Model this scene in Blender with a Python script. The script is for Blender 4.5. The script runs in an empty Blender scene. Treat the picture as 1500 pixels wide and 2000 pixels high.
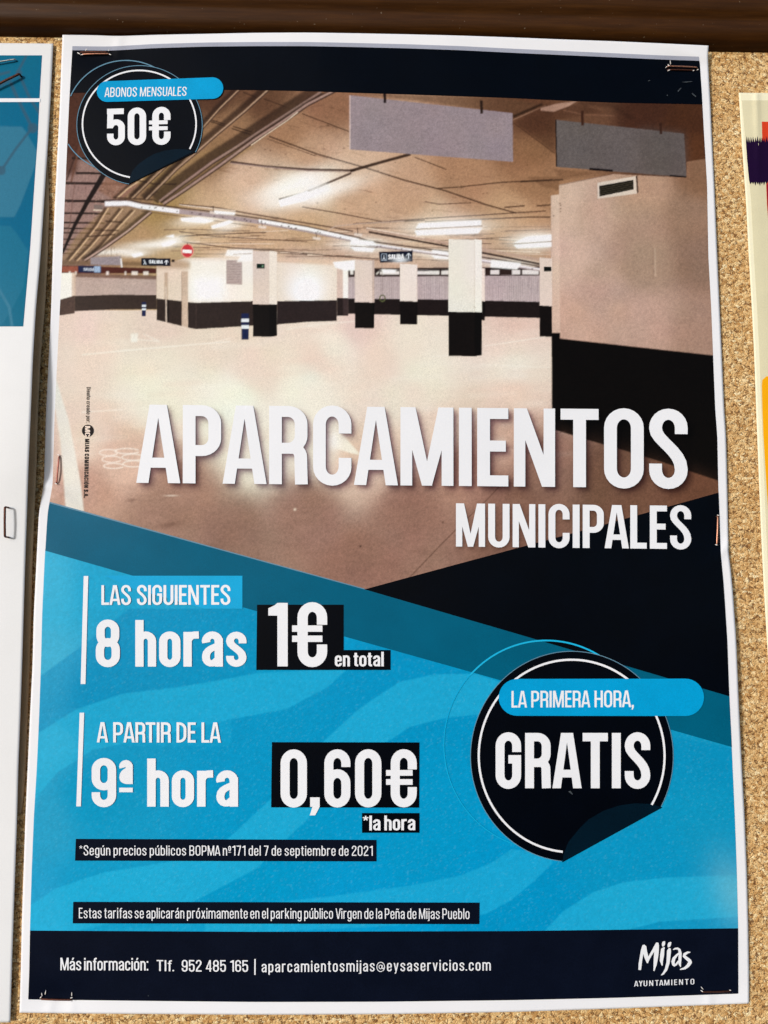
import bpy, bmesh, math, random
import numpy as np
from mathutils import Matrix, Vector
from mathutils.geometry import delaunay_2d_cdt
random.seed(7); rng = np.random.default_rng(11)
S = bpy.context.scene
COL = S.collection

# ------------------------------------------------------------------ camera, sky, sun, exposure
Z0 = 1.25                                   # height of the poster's lower edge above the ground
CAM = np.array([0.13885152, -0.3301029, 0.17090824 + Z0])
ROT = np.array([[9.99727456e-01, -2.79555779e-03, -2.31775422e-02],
                [-2.33388269e-02, -9.58969964e-02, -9.95117614e-01],
                [5.59252113e-04, 9.95387337e-01, -9.59361053e-02]])
cam = bpy.data.cameras.new('camera'); cam.sensor_fit = 'VERTICAL'; cam.sensor_height = 24; cam.lens = 18
cam.clip_start = 0.01; cam.clip_end = 100
co = bpy.data.objects.new('camera', cam); COL.objects.link(co)
M4 = Matrix([[*ROT[0], CAM[0]], [*ROT[1], CAM[1]], [*ROT[2], CAM[2]], [0, 0, 0, 1]])
co.matrix_world = M4; S.camera = co

SUN_AZ, SUN_EL = math.radians(40), math.radians(10)      # light from the left of the board, low
sd = Vector((-math.sin(SUN_AZ) * math.cos(SUN_EL), -math.cos(SUN_AZ) * math.cos(SUN_EL), math.sin(SUN_EL)))
sl = bpy.data.lights.new('sun', 'SUN'); sl.energy = 2.5; sl.angle = math.radians(7); sl.color = (1.0, 0.98, 0.955)
so = bpy.data.objects.new('sun', sl); COL.objects.link(so); so.rotation_euler = sd.to_track_quat('Z', 'Y').to_euler()
so.location = (-2, -2, 3)
W = bpy.data.worlds.new('World'); S.world = W; W.use_nodes = True
nt = W.node_tree; bg = nt.nodes['Background']; sk = nt.nodes.new('ShaderNodeTexSky')
sk.sky_type = 'NISHITA'; sk.sun_disc = False; sk.sun_elevation = math.radians(24); sk.sun_rotation = math.atan2(sd.x, sd.y)
nt.links.new(sk.outputs[0], bg.inputs[0]); bg.inputs[1].default_value = 0.13
S.view_settings.view_transform = 'Standard'; S.view_settings.look = 'None'; S.view_settings.exposure = 0.0; S.view_settings.gamma = 1.0
S.cycles.max_bounces = 6; S.cycles.use_denoising = True

# ------------------------------------------------------------------ helpers
def lin(c):
    c = np.asarray(c, float) / 255.0
    return np.where(c <= 0.04045, c / 12.92, ((c + 0.055) / 1.055) ** 2.4)
def at(x, y, h):
    """points that lie h in front of the cork face, on the sight line of photograph position x, y"""
    x = np.asarray(x, float); y = np.asarray(y, float); h = np.asarray(h, float)
    d = np.stack([(x - 750) / 1500, -(y - 1000) / 1500, -np.ones_like(x)], -1) @ ROT.T
    k = (-h - CAM[1]) / d[..., 1]
    return CAM + d * k[..., None]
def interp(tab):
    a = np.array(tab, float)
    return lambda y: np.interp(y, a[:, 0], a[:, 1])
def smooth(tab, s=14):
    a = np.array(tab, float); g = np.arange(a[0, 0] - 60 - 4 * s, a[-1, 0] + 60 + 4 * s, 2.0)
    v = np.interp(g, a[:, 0], a[:, 1]); sl0 = (a[1, 1] - a[0, 1]) / (a[1, 0] - a[0, 0]); sl1 = (a[-1, 1] - a[-2, 1]) / (a[-1, 0] - a[-2, 0])
    v = np.where(g < a[0, 0], a[0, 1] + sl0 * (g - a[0, 0]), v); v = np.where(g > a[-1, 0], a[-1, 1] + sl1 * (g - a[-1, 0]), v)
    k = np.exp(-0.5 * (np.arange(-3 * s, 3 * s + 1, 2.0) / s) ** 2); k /= k.sum()
    w = np.convolve(v, k, 'same'); m = (g > a[0, 0] - 10) & (g < a[-1, 0] + 10)
    return lambda q: np.interp(q, g[m], w[m])
G1 = lambda t, c, s: np.exp(-0.5 * ((t - c) / s) ** 2)
def vnoise(shape, cell, seed):
    r = np.random.default_rng(seed); h, w = shape; gh, gw = int(h / cell) + 3, int(w / cell) + 3
    g = r.random((gh, gw)); y = np.arange(h) / cell; x = np.arange(w) / cell
    yi, xi = y.astype(int), x.astype(int); fy, fx = y - yi, x - xi
    fy = fy * fy * (3 - 2 * fy); fx = fx * fx * (3 - 2 * fx); fy = fy[:, None]; fx = fx[None, :]
    a = g[np.ix_(yi, xi)]; b = g[np.ix_(yi, xi + 1)]; c = g[np.ix_(yi + 1, xi)]; d = g[np.ix_(yi + 1, xi + 1)]
    return (a * (1 - fx) + b * fx) * (1 - fy) + (c * (1 - fx) + d * fx) * fy

# ------------------------------------------------------------------ outline of the parking poster in the photograph
PL = smooth([(68, 122), (140, 119), (200, 117), (400, 107), (500, 103), (600, 100), (700, 95), (800, 90), (900, 87), (940, 86), (960, 83), (1000, 76), (1100, 71), (1200, 66), (1300, 63.5), (1400, 58.5), (1500, 54), (1600, 49.5), (1800, 42.7), (1900, 40.5), (1980, 38)], 9)
PR = smooth([(89, 1384), (110, 1382.5), (140, 1384), (200, 1387.5), (260, 1390), (360, 1395), (500, 1401), (600, 1405.5), (700, 1410), (800, 1414.5), (850, 1418), (950, 1420.5), (1080, 1423), (1110, 1427), (1150, 1431), (1250, 1438), (1350, 1442), (1450, 1446.5), (1600, 1454.5), (1700, 1458.5), (1813, 1461.5), (1900, 1463), (1962, 1463)], 9)
PT = smooth([(122, 68), (180, 68.5), (230, 70.5), (300, 68), (400, 66), (500, 64), (600, 63.5), (700, 65), (800, 67), (900, 69.5), (1000, 73), (1100, 77), (1200, 80.5), (1300, 85), (1384, 89)], 14)
PB = smooth([(38, 1978), (150, 1979.5), (500, 1982), (750, 1981), (1000, 1976.5), (1200, 1970), (1463, 1960)], 30)
IL = smooth([(90, 141.5), (200, 135), (400, 126), (500, 122), (600, 117), (700, 112), (800, 107), (900, 104), (945, 103), (1000, 93), (1100, 87), (1200, 82.5), (1300, 80), (1400, 76.5), (1500, 72), (1600, 66), (1700, 62), (1818, 58.5), (1900, 57), (1952, 55)], 9)
IR = smooth([(110, 1366), (185, 1371), (260, 1375), (360, 1381), (500, 1383.5), (600, 1389), (700, 1393), (800, 1397), (850, 1401), (950, 1403), (1000, 1405), (1080, 1407.5), (1120, 1411.5), (1150, 1414), (1250, 1420.5), (1350, 1424), (1450, 1429), (1600, 1435.5), (1700, 1439), (1813, 1441.7), (1941, 1442)], 9)
IT = smooth([(136, 98), (215, 99), (300, 94), (400, 91), (500, 90), (600, 90), (700, 92), (800, 94.5), (900, 98), (1000, 103), (1100, 107.5), (1200, 112), (1300, 116.5), (1375, 119)], 14)
IB = smooth([(50, 1952), (300, 1955), (500, 1957), (750, 1956.5), (1000, 1953.5), (1200, 1949), (1450, 1940.5)], 30)
HB = smooth([(130, 181.5), (300, 179), (437, 175.5), (500, 176), (600, 178), (700, 181.5), (800, 184.5), (900, 188), (1000, 191.5), (1100, 196.5), (1200, 200.5), (1380, 204)], 14)   # lower edge of the header band
FT = lambda x: np.interp(x, [40, 500, 1000, 1450], [1817.5, 1820, 1818.5, 1813])         # upper edge of the footer band
hTOP = interp([(0, .0024), (.09, .0026), (.14, .0036), (.3, .0062), (.4, .0073), (.6, .0075), (.78, .0064), (.93, .0052), (1, .0047)])
def H_poster(x, y):
    """how far the sheet stands off the cork: bowed between its staples, pinched at each of them"""
    x = np.asarray(x, float); y = np.asarray(y, float)
    l, r = PL(y), PR(y); u = np.clip((x - l) / (r - l), 0, 1)
    h = .0016 + .0044 * np.sin(np.pi * u) ** 1.25
    wt = np.clip(1 - (y - 60) / 260, 0, 1) ** 1.5
    h = h * (1 - wt) + hTOP(u) * wt
    h = h + .0026 * (np.exp(-(u / .16) ** 2) * (G1(y, 1270, 170) + .5 * G1(y, 640, 170)) + np.exp(-((1 - u) / .16) ** 2) * (1.1 * G1(y, 1320, 190) + .3 * G1(y, 600, 170)))
    for sx, sy, ax, ay, dp in ((105, 918, 46, 42, .0009), (1404, 1036, 40, 46, .0009), (185, 104, 60, 26, .0007), (1332, 132, 60, 26, .0009), (110, 1950, 60, 30, .0008), (1400, 1936, 60, 30, .0008)):
        h = h - dp * np.exp(-((x - sx) / ax) ** 2 - ((y - sy) / ay) ** 2)
    h = h + .00016 * np.sin(x / 71 + y / 160) * np.sin(y / 97 + 1.3) + .00010 * np.sin(x / 39 - y / 55)
    # small creases fanning from the staples
    for cx, cy, ang, ln, a in ((232, 84, 95, 34, .00022), (108, 952, 12, 46, .00035), (120, 965, 40, 40, .00025), (1415, 1072, 130, 30, .0003), (1385, 1955, 90, 22, .0002), (98, 1968, 100, 20, .0002), (140, 1966, 80, 20, .0002), (1360, 108, 20, 40, .0002)):
        ca, sa = math.cos(math.radians(ang)), math.sin(math.radians(ang))
        p = (x - cx) * ca + (y - cy) * sa; q = -(x - cx) * sa + (y - cy) * ca
        h = h + 1.5 * a * np.exp(-(q / 9.0) ** 2 - (p / ln) ** 2)
    return h
LAY = 0.00008

def mesh_obj(name, verts, faces, mat, parent=None, smooth_=True, col=None):
    me = bpy.data.meshes.new(name)
    verts = np.asarray(verts, np.float32).reshape(-1, 3); nv = len(verts)
    if isinstance(faces, np.ndarray) and faces.ndim == 2:
        k = faces.shape[1]; nf = len(faces)
        me.vertices.add(nv); me.vertices.foreach_set('co', verts.ravel())
        me.loops.add(nf * k); me.loops.foreach_set('vertex_index', faces.astype(np.int32).ravel())
        me.polygons.add(nf); me.polygons.foreach_set('loop_start', np.arange(0, nf * k, k, dtype=np.int32))
        me.update(calc_edges=True)
    else:
        me.from_pydata([tuple(v) for v in verts], [], faces); me.update()
    if col is not None:
        at_ = me.color_attributes.new('ink', 'FLOAT_COLOR', 'POINT')
        c4 = np.ones((nv, 4), np.float32); c4[:, :3] = col; at_.data.foreach_set('color', c4.ravel())
    if smooth_: me.polygons.foreach_set('use_smooth', np.ones(len(me.polygons), bool))
    me.materials.append(mat)
    o = bpy.data.objects.new(name, me); COL.objects.link(o)
    if parent is not None: o.parent = parent
    return o
def thing(name, label, cat, group=None, loc=(0, 0, 0)):
    o = bpy.data.objects.new(name, None); COL.objects.link(o); o.location = loc; o.empty_display_size = .02
    o['label'] = label; o['category'] = cat
    if group: o['group'] = group
    return o

def densify(p, step):
    out = []
    for i in range(len(p)):
        a, b = p[i], p[(i + 1) % len(p)]
        n = max(1, int(math.ceil(math.hypot(b[0] - a[0], b[1] - a[1]) / step)))
        for k in range(n): out.append((a[0] + (b[0] - a[0]) * k / n, a[1] + (b[1] - a[1]) * k / n))
    return out
def area(p):
    return .5 * sum(p[i][0] * p[(i + 1) % len(p)][1] - p[(i + 1) % len(p)][0] * p[i][1] for i in range(len(p)))
def inside(px, py, p):
    c = np.zeros(len(px), bool); n = len(p)
    for i in range(n):
        x1, y1 = p[i]; x2, y2 = p[(i + 1) % n]
        if y1 == y2: continue
        m = (y1 > py) != (y2 > py)
        c ^= m & (px < (x2 - x1) * (py - y1) / (y2 - y1) + x1)
    return c
def region(polys, step=11.0, holes=()):
    """separate letters are triangulated one by one"""
    B = [(min(q[0] for q in p), min(q[1] for q in p), max(q[0] for q in p), max(q[1] for q in p)) for p in polys]
    left = list(range(len(polys))); VV, FF, n = [], [], 0
    while left:
        grp = [left.pop()]; k = 0
        while k < len(grp):
            a = B[grp[k]]; hit = [i for i in left if B[i][0] <= a[2] + .01 and B[i][2] >= a[0] - .01 and B[i][1] <= a[3] + .01 and B[i][3] >= a[1] - .01]
            grp += hit; left = [i for i in left if i not in hit]; k += 1
        v, f = region1([polys[i] for i in grp], step)
        if len(f): VV.append(v); FF.append(f + n); n += len(v)
    return np.concatenate(VV), np.concatenate(FF)
def region1(polys, step):
    """union of polygons (photograph coordinates) as one triangulated sheet with inner points"""
    V, F = [], []
    for p in polys:
        p = densify(p, step)
        if area(p) < 0: p = p[::-1]
        if abs(area(p)) < 1e-6: continue
        F.append(list(range(len(V), len(V) + len(p)))); V += p
    A = np.array(V); x0, y0 = A.min(0); x1, y1 = A.max(0)
    gx = np.arange(math.floor(x0 / step) * step + .37, x1, step); gy = np.arange(math.floor(y0 / step) * step + .41, y1, step)
    if len(gx) and len(gy) and (x1 - x0) > step and (y1 - y0) > step:
        X, Y = np.meshgrid(gx, gy); X = X.ravel(); Y = Y.ravel(); k = np.zeros(len(X), bool)
        for p in polys: k |= inside(X, Y, p)
        V += list(zip(X[k].tolist(), Y[k].tolist()))
    E = [(f[i], f[(i + 1) % len(f)]) for f in F for i in range(len(f))]
    r = delaunay_2d_cdt([Vector(v) for v in V], E, [], 0, 1e-5, False)
    vs = np.array([(v.x, v.y) for v in r[0]]); fs = np.array([f for f in r[2] if len(f) == 3])
    c = vs[fs].mean(1); k = np.zeros(len(fs), bool)
    for p in polys: k |= inside(c[:, 0], c[:, 1], p)
    t = vs[fs]; ar = np.abs((t[:, 1, 0] - t[:, 0, 0]) * (t[:, 2, 1] - t[:, 0, 1]) - (t[:, 2, 0] - t[:, 0, 0]) * (t[:, 1, 1] - t[:, 0, 1]))
    return vs, fs[k & (ar > 1e-7)]
def piece(name, polys, layer, mat, parent, Hf=H_poster, step=11.0, holes=()):
    vs, fs = region(polys, step)
    P = at(vs[:, 0], vs[:, 1], Hf(vs[:, 0], vs[:, 1]) + layer * LAY)
    # orient towards the viewer
    a, b, c = P[fs[:, 0]], P[fs[:, 1]], P[fs[:, 2]]
    n = np.cross(b - a, c - a); flip = n[:, 1] > 0; fs[flip] = fs[flip][:, ::-1]
    e = .6; px = at(vs[:, 0] + e, vs[:, 1], Hf(vs[:, 0] + e, vs[:, 1])) - at(vs[:, 0] - e, vs[:, 1], Hf(vs[:, 0] - e, vs[:, 1]))
    py = at(vs[:, 0], vs[:, 1] + e, Hf(vs[:, 0], vs[:, 1] + e)) - at(vs[:, 0], vs[:, 1] - e, Hf(vs[:, 0], vs[:, 1] - e))
    N = np.cross(px, py); N /= np.linalg.norm(N, axis=1)[:, None]; N[N[:, 1] > 0] *= -1
    o = mesh_obj(name, P, fs, mat, parent); o.data.normals_split_custom_set_from_vertices(N.tolist())
    return o

# ------------------------------------------------------------------ materials
def nd(t, ty, loc=None, **kw):
    n = t.nodes.new(ty)
    for k, v in kw.items(): setattr(n, k, v)
    return n
def base_mat(name, rough=.5, spec=.35):
    m = bpy.data.materials.new(name); m.use_nodes = True; t = m.node_tree; b = t.nodes['Principled BSDF']
    b.inputs['Roughness'].default_value = rough; b.inputs['Specular IOR Level'].default_value = spec
    return m, t, b
def mixc(t, mode, fac, a, b):
    n = nd(t, 'ShaderNodeMix', data_type='RGBA', blend_type=mode)
    for s, v in ((0, fac), (6, a), (7, b)):
        if hasattr(v, 'is_linked'): t.links.new(v, n.inputs[s])
        elif s == 0: n.inputs[0].default_value = v
        else: n.inputs[s].default_value = (*v, 1)
    return n.outputs[2]
def noise(t, scale, detail=2, rough=.5, vec=None):
    n = nd(t, 'ShaderNodeTexNoise'); n.inputs['Scale'].default_value = scale; n.inputs['Detail'].default_value = detail; n.inputs['Roughness'].default_value = rough
    if vec: t.links.new(vec, n.inputs['Vector'])
    return n.outputs['Fac']
def ramp(t, fac, stops):
    r = nd(t, 'ShaderNodeValToRGB'); el = r.color_ramp.elements
    while len(el) < len(stops): el.new(.5)
    for e, (p, c) in zip(el, stops): e.position = p; e.color = (*c, 1) if len(c) == 3 else c
    t.links.new(fac, r.inputs[0]); return r.outputs[0]
def coords(t):
    g = nd(t, 'ShaderNodeNewGeometry'); return g.outputs['Position']
GAIN = 1.0
INK_R = 0.36
def ink(name, rgb, speck=.12, rough=None, spec=.06, lightspeck=0.0):
    m, t, b = base_mat(name, INK_R if rough is None else rough, spec); pos = coords(t)
    c = lin(rgb) / GAIN
    n1 = ramp(t, noise(t, 2600, 2, .6, pos), [(.30, (1 - speck,) * 3), (.70, (1 + speck,) * 3)])
    n2 = ramp(t, noise(t, 90, 3, .5, pos), [(.30, (1 - speck * .5,) * 3), (.70, (1 + speck * .5,) * 3)])
    o = mixc(t, 'MULTIPLY', 1, tuple(c), n1); o = mixc(t, 'MULTIPLY', 1, o, n2)
    if lightspeck:
        k = ramp(t, noise(t, 1500, 3, .75, pos), [(.60, (0, 0, 0)), (.78, (lightspeck,) * 3)])
        o = mixc(t, 'MIX', k, o, (.30, .55, .7))
    t.links.new(o, b.inputs['Base Color'])
    bp = nd(t, 'ShaderNodeBump'); bp.inputs['Strength'].default_value = .12; bp.inputs['Distance'].default_value = .0002
    t.links.new(noise(t, 700, 3, .6, pos), bp.inputs['Height']); t.links.new(bp.outputs[0], b.inputs['Normal'])
    return m
def attr_ink(name, grain=.14):
    m, t, b = base_mat(name, INK_R, .06); pos = coords(t)
    a = nd(t, 'ShaderNodeVertexColor', layer_name='ink')
    n1 = ramp(t, noise(t, 2600, 2, .7, pos), [(.28, (1 - grain,) * 3), (.72, (1 + grain,) * 3)])
    o = mixc(t, 'MULTIPLY', 1, a.outputs[0], n1)
    t.links.new(o, b.inputs['Base Color'])
    bp = nd(t, 'ShaderNodeBump'); bp.inputs['Strength'].default_value = .12; bp.inputs['Distance'].default_value = .0002
    t.links.new(noise(t, 700, 3, .6, pos), bp.inputs['Height']); t.links.new(bp.outputs[0], b.inputs['Normal'])
    return m
WHITE = ink('white paper', (231, 232, 237), .015, .62, .2)
WINK = ink('unprinted white', (230, 232, 238), .02, .55, .2)
NAVY_SHEEN = ink('navy toner', (9, 15, 30), .25)  # navy lifted in colour to paint in the gloss of the lower left
NAVYR = ink('dark navy toner', (1, 4, 12), .25)  # the navy without the painted gloss
TEAL = ink('teal toner', (0, 90, 120), .10)
BLUE = ink('bright blue toner', (2, 152, 208), .10, lightspeck=.06)
FOLD = ink('deep teal toner', (2, 22, 36), .18)
GREY = ink('grey printed edge', (160, 164, 180), .08)
SKYL = ink('pale blue line toner', (98, 138, 162), .05)
CYANL = ink('cyan line toner', (28, 176, 222), .05)
BLACK = ink('black toner', (22, 16, 16), .1)

# ------------------------------------------------------------------ condensed lettering drawn as strokes
def arc(cx, cy, rx, ry, a0, a1, n=9):
    return [(cx + rx * math.cos(math.radians(a0 + (a1 - a0) * i / n)), cy + ry * math.sin(math.radians(a0 + (a1 - a0) * i / n))) for i in range(n + 1)]
def bez(p0, p1, p2, p3, n=8):
    return [tuple((1 - t) ** 3 * a + 3 * (1 - t) ** 2 * t * b + 3 * (1 - t) * t * t * c + t ** 3 * d for a, b, c, d in zip(p0, p1, p2, p3)) for t in [i / n for i in range(n + 1)]]
def stroke(pts, w, h, closed=False):
    q = [pts[0]]
    for p in pts[1:]:
        if math.hypot(p[0] - q[-1][0], p[1] - q[-1][1]) > 1e-5: q.append(p)
    if closed and math.hypot(q[0][0] - q[-1][0], q[0][1] - q[-1][1]) < 1e-5: q.pop()
    n = len(q); L = []
    for i in range(n):
        def nrm(a, b):
            d = (b[0] - a[0], b[1] - a[1]); l = math.hypot(*d); return (-d[1] / l, d[0] / l)
        ns = []
        if closed or i > 0: ns.append(nrm(q[i - 1], q[i]))
        if closed or i < n - 1: ns.append(nrm(q[i], q[(i + 1) % n]))
        m = (sum(v[0] for v in ns), sum(v[1] for v in ns)); l = math.hypot(*m) or 1; m = (m[0] / l, m[1] / l)
        s = 1 / max(.45, m[0] * ns[0][0] + m[1] * ns[0][1])
        ox, oy = m[0] * s * w / 2, m[1] * s * h / 2
        L.append(((q[i][0] + ox, q[i][1] + oy), (q[i][0] - ox, q[i][1] - oy)))
    out = []
    for i in range(n if closed else n - 1):
        a, b = L[i], L[(i + 1) % n]; out.append([a[0], a[1], b[1], b[0]])
    return out
def glyph(ch, W, H):
    """polygons of one letter, cap height 1, and its width"""
    T = 1 - H / 2; B = H / 2; l = W / 2; xh = .745; XT = xh - H / 2
    bar = lambda x0, y0, x1, y1: [(x0, y0), (x1, y0), (x1, y1), (x0, y1)]
    st = lambda p, c=False: stroke(p, W, H, c)
    acc = {'á': 'a', 'ó': 'o', 'ú': 'u', 'í': 'i', 'ñ': 'n', 'Ó': 'O', 'é': 'e'}
    if ch in acc:
        P, w = glyph(acc[ch] if ch != 'í' else 'ı', W, H); up = 0 if ch != 'Ó' else .25; c = w / 2
        if ch == 'ñ': P = P + [[(c - .14, .83), (c - .07, .90), (c + .07, .83), (c + .14, .88), (c + .14, .97), (c + .07, .92), (c - .07, .99), (c - .14, .93)]]
        else: P = P + [[(c - .04, .82 + up), (c + .05, .82 + up), (c + .15, 1.0 + up), (c + .01, 1.0 + up)]]
        return P, w
    if ch == ' ': return [], .17
    if ch in 'O0CGUJQ6983DB5S2€@cegoabdpqu':
        pass
    def oval(x0, y0, x1, y1, k=1.0):
        r = (x1 - x0) / 2; ry = min(r * 1.08 * k, (y1 - y0) / 2); c = (x0 + x1) / 2
        return arc(c, y1 - ry, r, ry, 0, 180, 12) + arc(c, y0 + ry, r, ry, 180, 360, 12)
    if ch in 'O0':
        w = .49 if ch == 'O' else .48; return st(oval(l, B - .012, w - l, T + .012), True), w
    if ch == 'Q': P, w = glyph('O', W, H); return P + [[(w * .5, .2), (w * .62, .2), (w * 1.02, -.04), (w * .8, -.04)]], w
    if ch in 'CG€':
        w = .475; r = w - l; c = w / 2; rr = c - l
        up = [(r, .655)] + arc(c, T + .012 - rr * 1.08, rr, rr * 1.08, 0, 180, 12)
        dn = arc(c, B - .012 + rr * 1.08, rr, rr * 1.08, 180, 360, 12)
        if ch == 'G': return st(up + dn + [(r, .50)]) + [bar(w * .5, .50 - H * .35, w, .50 + H * .65)], w
        P = st(up + dn + [(r, .345)])
        if ch == '€': P = P + [bar(-.085, .545, w * .84, .545 + H * .66), bar(-.085, .385, w * .84, .385 + H * .66)]; P = [[(x + .085, y) for x, y in p] for p in P]; w += .085
        return P, w
    if ch == 'U':
        w = .48; r = w - l; c = w / 2; rr = c - l
        return st([(l, 1)] + arc(c, B - .012 + rr * 1.08, rr, rr * 1.08, 180, 360, 12) + [(r, 1)]), w
    if ch == 'J':
        w = .34; r = w - l; rr = r * .8; return st([(0, B)] + arc(r - rr, B + rr, rr, rr, 270, 360, 6) + [(r, 1)]), w
    if ch == 'I' or ch == '|': return [bar(0, 0, W, 1)] if ch == 'I' else [bar(0, -.12, W * .7, .98)], W if ch == 'I' else W * .7
    if ch == 'l': return [bar(0, 0, W, 1.0)], W
    if ch in 'ıi':
        P = [bar(0, 0, W, xh)]
        if ch == 'i': P += [bar(0, .85, W, .99)]
        return P, W
    if ch == 'j':
        return st([(-W * .55, -.17), (W * .1, -.17)] + arc(W * .05, -.17 + W * .9, W * .45, W * .9, 270, 360, 4) + [(l, xh)]) + [bar(0, .85, W, .99)], W
    if ch == 'L': w = .37; return [bar(0, 0, W, 1), bar(W, 0, w, H)], w
    if ch == 'E': w = .385; return [bar(0, 0, W, 1), bar(W, 0, w, H), bar(W, 1 - H, w, 1), bar(W, .5 - H * .4, w * .92, .5 + H * .6)], w
    if ch == 'F': w = .375; return [bar(0, 0, W, 1), bar(W, 1 - H, w, 1), bar(W, .5 - H * .5, w * .92, .5 + H * .5)], w
    if ch == 'T': w = .47; return [bar(0, 1 - H, w, 1), bar(w / 2 - l, 0, w / 2 + l, 1 - H)], w
    if ch == 'H': w = .50; return [bar(0, 0, W, 1), bar(w - W, 0, w, 1), bar(W, .5 - H / 2, w - W, .5 + H / 2)], w
    if ch == 'N': w = .51; k = W * 1.02; return [bar(0, 0, W * .9, 1), bar(w - W * .9, 0, w, 1), [(0, 1), (k, 1), (w, 0), (w - k, 0)]], w
    if ch == 'M':
        w = .655; a = W * .98; s = W * .92
        return [bar(0, 0, s, 1), bar(w - s, 0, w, 1), [(0, 1), (s * 1.28, 1), (w / 2 + .005 + s * .42, 0), (w / 2 - s * .42, 0)], [(w, 1), (w - s * 1.28, 1), (w / 2 - s * .42, 0), (w / 2 + s * .42, 0)]], w
    if ch in 'AÁ':
        w = .545; k = W * .96
        return [[(0, 0), (k, 0), (w / 2 + .004, .86), (w / 2 + .004, 1), (w / 2 - W * .68, 1)], [(w, 0), (w - k, 0), (w / 2 - .004, .86), (w / 2 - .004, 1), (w / 2 + W * .68, 1)], bar(w * .2, .195, w * .8, .195 + H * .92)], w
    if ch == 'V': P, w = glyph('A', W, H); return [[(x, 1 - y) for x, y in p] for p in P[:2]], w
    if ch == 'Y': w = .5; return [bar(w / 2 - l, 0, w / 2 + l, .45), [(0, 1), (W * 1.05, 1), (w / 2 + l, .45), (w / 2 + l, .34), (w / 2 - l, .34), (w / 2 - l, .42)], [(w, 1), (w - W * 1.05, 1), (w / 2 - l, .45), (w / 2 - l, .34), (w / 2 + l, .34), (w / 2 + l, .42)]], w
    if ch in 'PRBD':
        w = .475; r = w - l
        lo = {'P': .42, 'R': .46, 'B': .5, 'D': B}[ch] + (0 if ch == 'D' else 0)
        x0 = W * .5; rr = min((T - lo) / 2, (r - x0) * .8); rr = rr if ch == 'D' else min(rr, .16)
        P = [bar(0, 0, W, 1)] + st([(x0, T), (r - rr, T)] + arc(r - rr, T - rr, rr, rr, 90, 0, 7) + arc(r - rr, lo + rr, rr, rr, 0, -90, 7) + [(x0, lo)])
        if ch == 'R': P += st([(r - .16, lo), (r - .10, lo)] + arc(r - .10, lo - .11, .095, .11, 90, 0, 6) + [(r, .12), (r + .004, 0)])
        if ch == 'B': rr = .16; w += .015; r = w - l; P += st([(x0, lo), (r - rr, lo)] + arc(r - rr, lo - rr, rr, rr, 90, 0, 7) + arc(r - rr, B + rr, rr, rr, 0, -90, 7) + [(x0, B)])
        return P, w
    if ch == 'S':
        w = .475; r = w - l; c = w / 2; rr = c - l; k = 1.08 * rr
        return st([(r, .69)] + arc(c, T + .012 - k, rr, k, 0, 180, 12) + bez((l, T - k), (l - .0, .60), (r, .48), (r, B + k)) + arc(c, B - .012 + k, rr, k, 0, -180, 12) + [(l, .31)]), w
    if ch == 's':
        w = .42; r = w - l; c = w / 2; rr = c - l; k = min(1.0 * rr, .17)
        return stroke([(r, xh * .67)] + arc(c, XT + .01 - k, rr, k, 0, 180, 10) + bez((l, XT - k), (l, .42), (r, .36), (r, B + k), 6) + arc(c, B - .01 + k, rr, k, 0, -180, 10) + [(l, .23)], W * .94, H * .92), w
    if ch == 'X' or ch == 'x':
        t = 1 if ch == 'X' else xh; w = .5 if ch == 'X' else .42; k = W * 1.08
        return [[(0, 0), (k, 0), (w, t), (w - k, t)], [(w, 0), (w - k, 0), (0, t), (k, t)]], w
    if ch == 'v' or ch == 'y':
        w = .42; k = W * .95; P = [[(0, xh), (k, xh), (w / 2 + k * .42, 0), (w / 2 - k * .42, 0)], [(w, xh), (w - k, xh), (w / 2 - k * .42, 0), (w / 2 + k * .42, 0)]]
        if ch == 'y': P += [[(w / 2 - k * .42, 0.02), (w / 2 + k * .45, .06), (w / 2 + k * .1, -.14), (w / 2 - k * .5, -.22), (w / 2 - k, -.22), (w / 2 - k, -.11), (w / 2 - k * .4, -.10)]]
        return P, w
    if ch == 'k': w = .44; return [bar(0, 0, W, 1), [(W, .22), (W, .40), (w - W * 1.15, xh), (w, xh)], [(W * 1.3, .36), (W * 2.0, .52), (w, 0), (w - W * 1.1, 0)]], w
    if ch == 'z': w = .4; return [bar(0, 0, w, H), bar(0, xh - H, w, xh), [(0, H), (W * 1.1, H), (w, xh - H), (w - W * 1.1, xh - H)]], w
    if ch in 'nhmru':
        w = .42; r = w - l; c = w / 2; rr = (r - l) / 2; k = rr * 1.05
        if ch == 'u': P = st([(l, xh)] + arc(c, B - .01 + k, rr, k, 180, 360, 10)) + [bar(w - W, 0, w, xh)]; return P, w
        if ch == 'r': return [bar(0, 0, W, xh)] + st([(l, XT - .17)] + arc(l + .15, XT - .14, .15, .15, 180, 96, 6) + [(w * .74, XT + .012)]), w * .74
        P = [bar(0, 0, W, 1 if ch == 'h' else xh)] + st(arc(c, XT + .01 - k, rr, k, 180, 0, 10) + [(r, 0)])
        if ch == 'm': P += st(arc(c + r - l, XT + .01 - k, rr, k, 180, 0, 10) + [(2 * r - l, 0)]); w = 2 * r
        return P, w
    if ch == 'o': w = .43; return st(oval(l, B - .01, w - l, XT + .01), True), w
    if ch == 'c' or ch == 'e':
        w = .42; r = w - l; c = w / 2; rr = c - l; k = rr * 1.05
        p = arc(c, XT + .01 - k, rr, k, 0, 180, 10) + arc(c, B - .01 + k, rr, k, 180, 360, 10)
        if ch == 'c': return st([(r, xh * .64)] + p + [(r, xh * .33)]), w
        return st([(r, .36)] + p + [(r, .23)]) + [bar(W * .6, .335, w - W * .3, .335 + H * .7)], w
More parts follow.
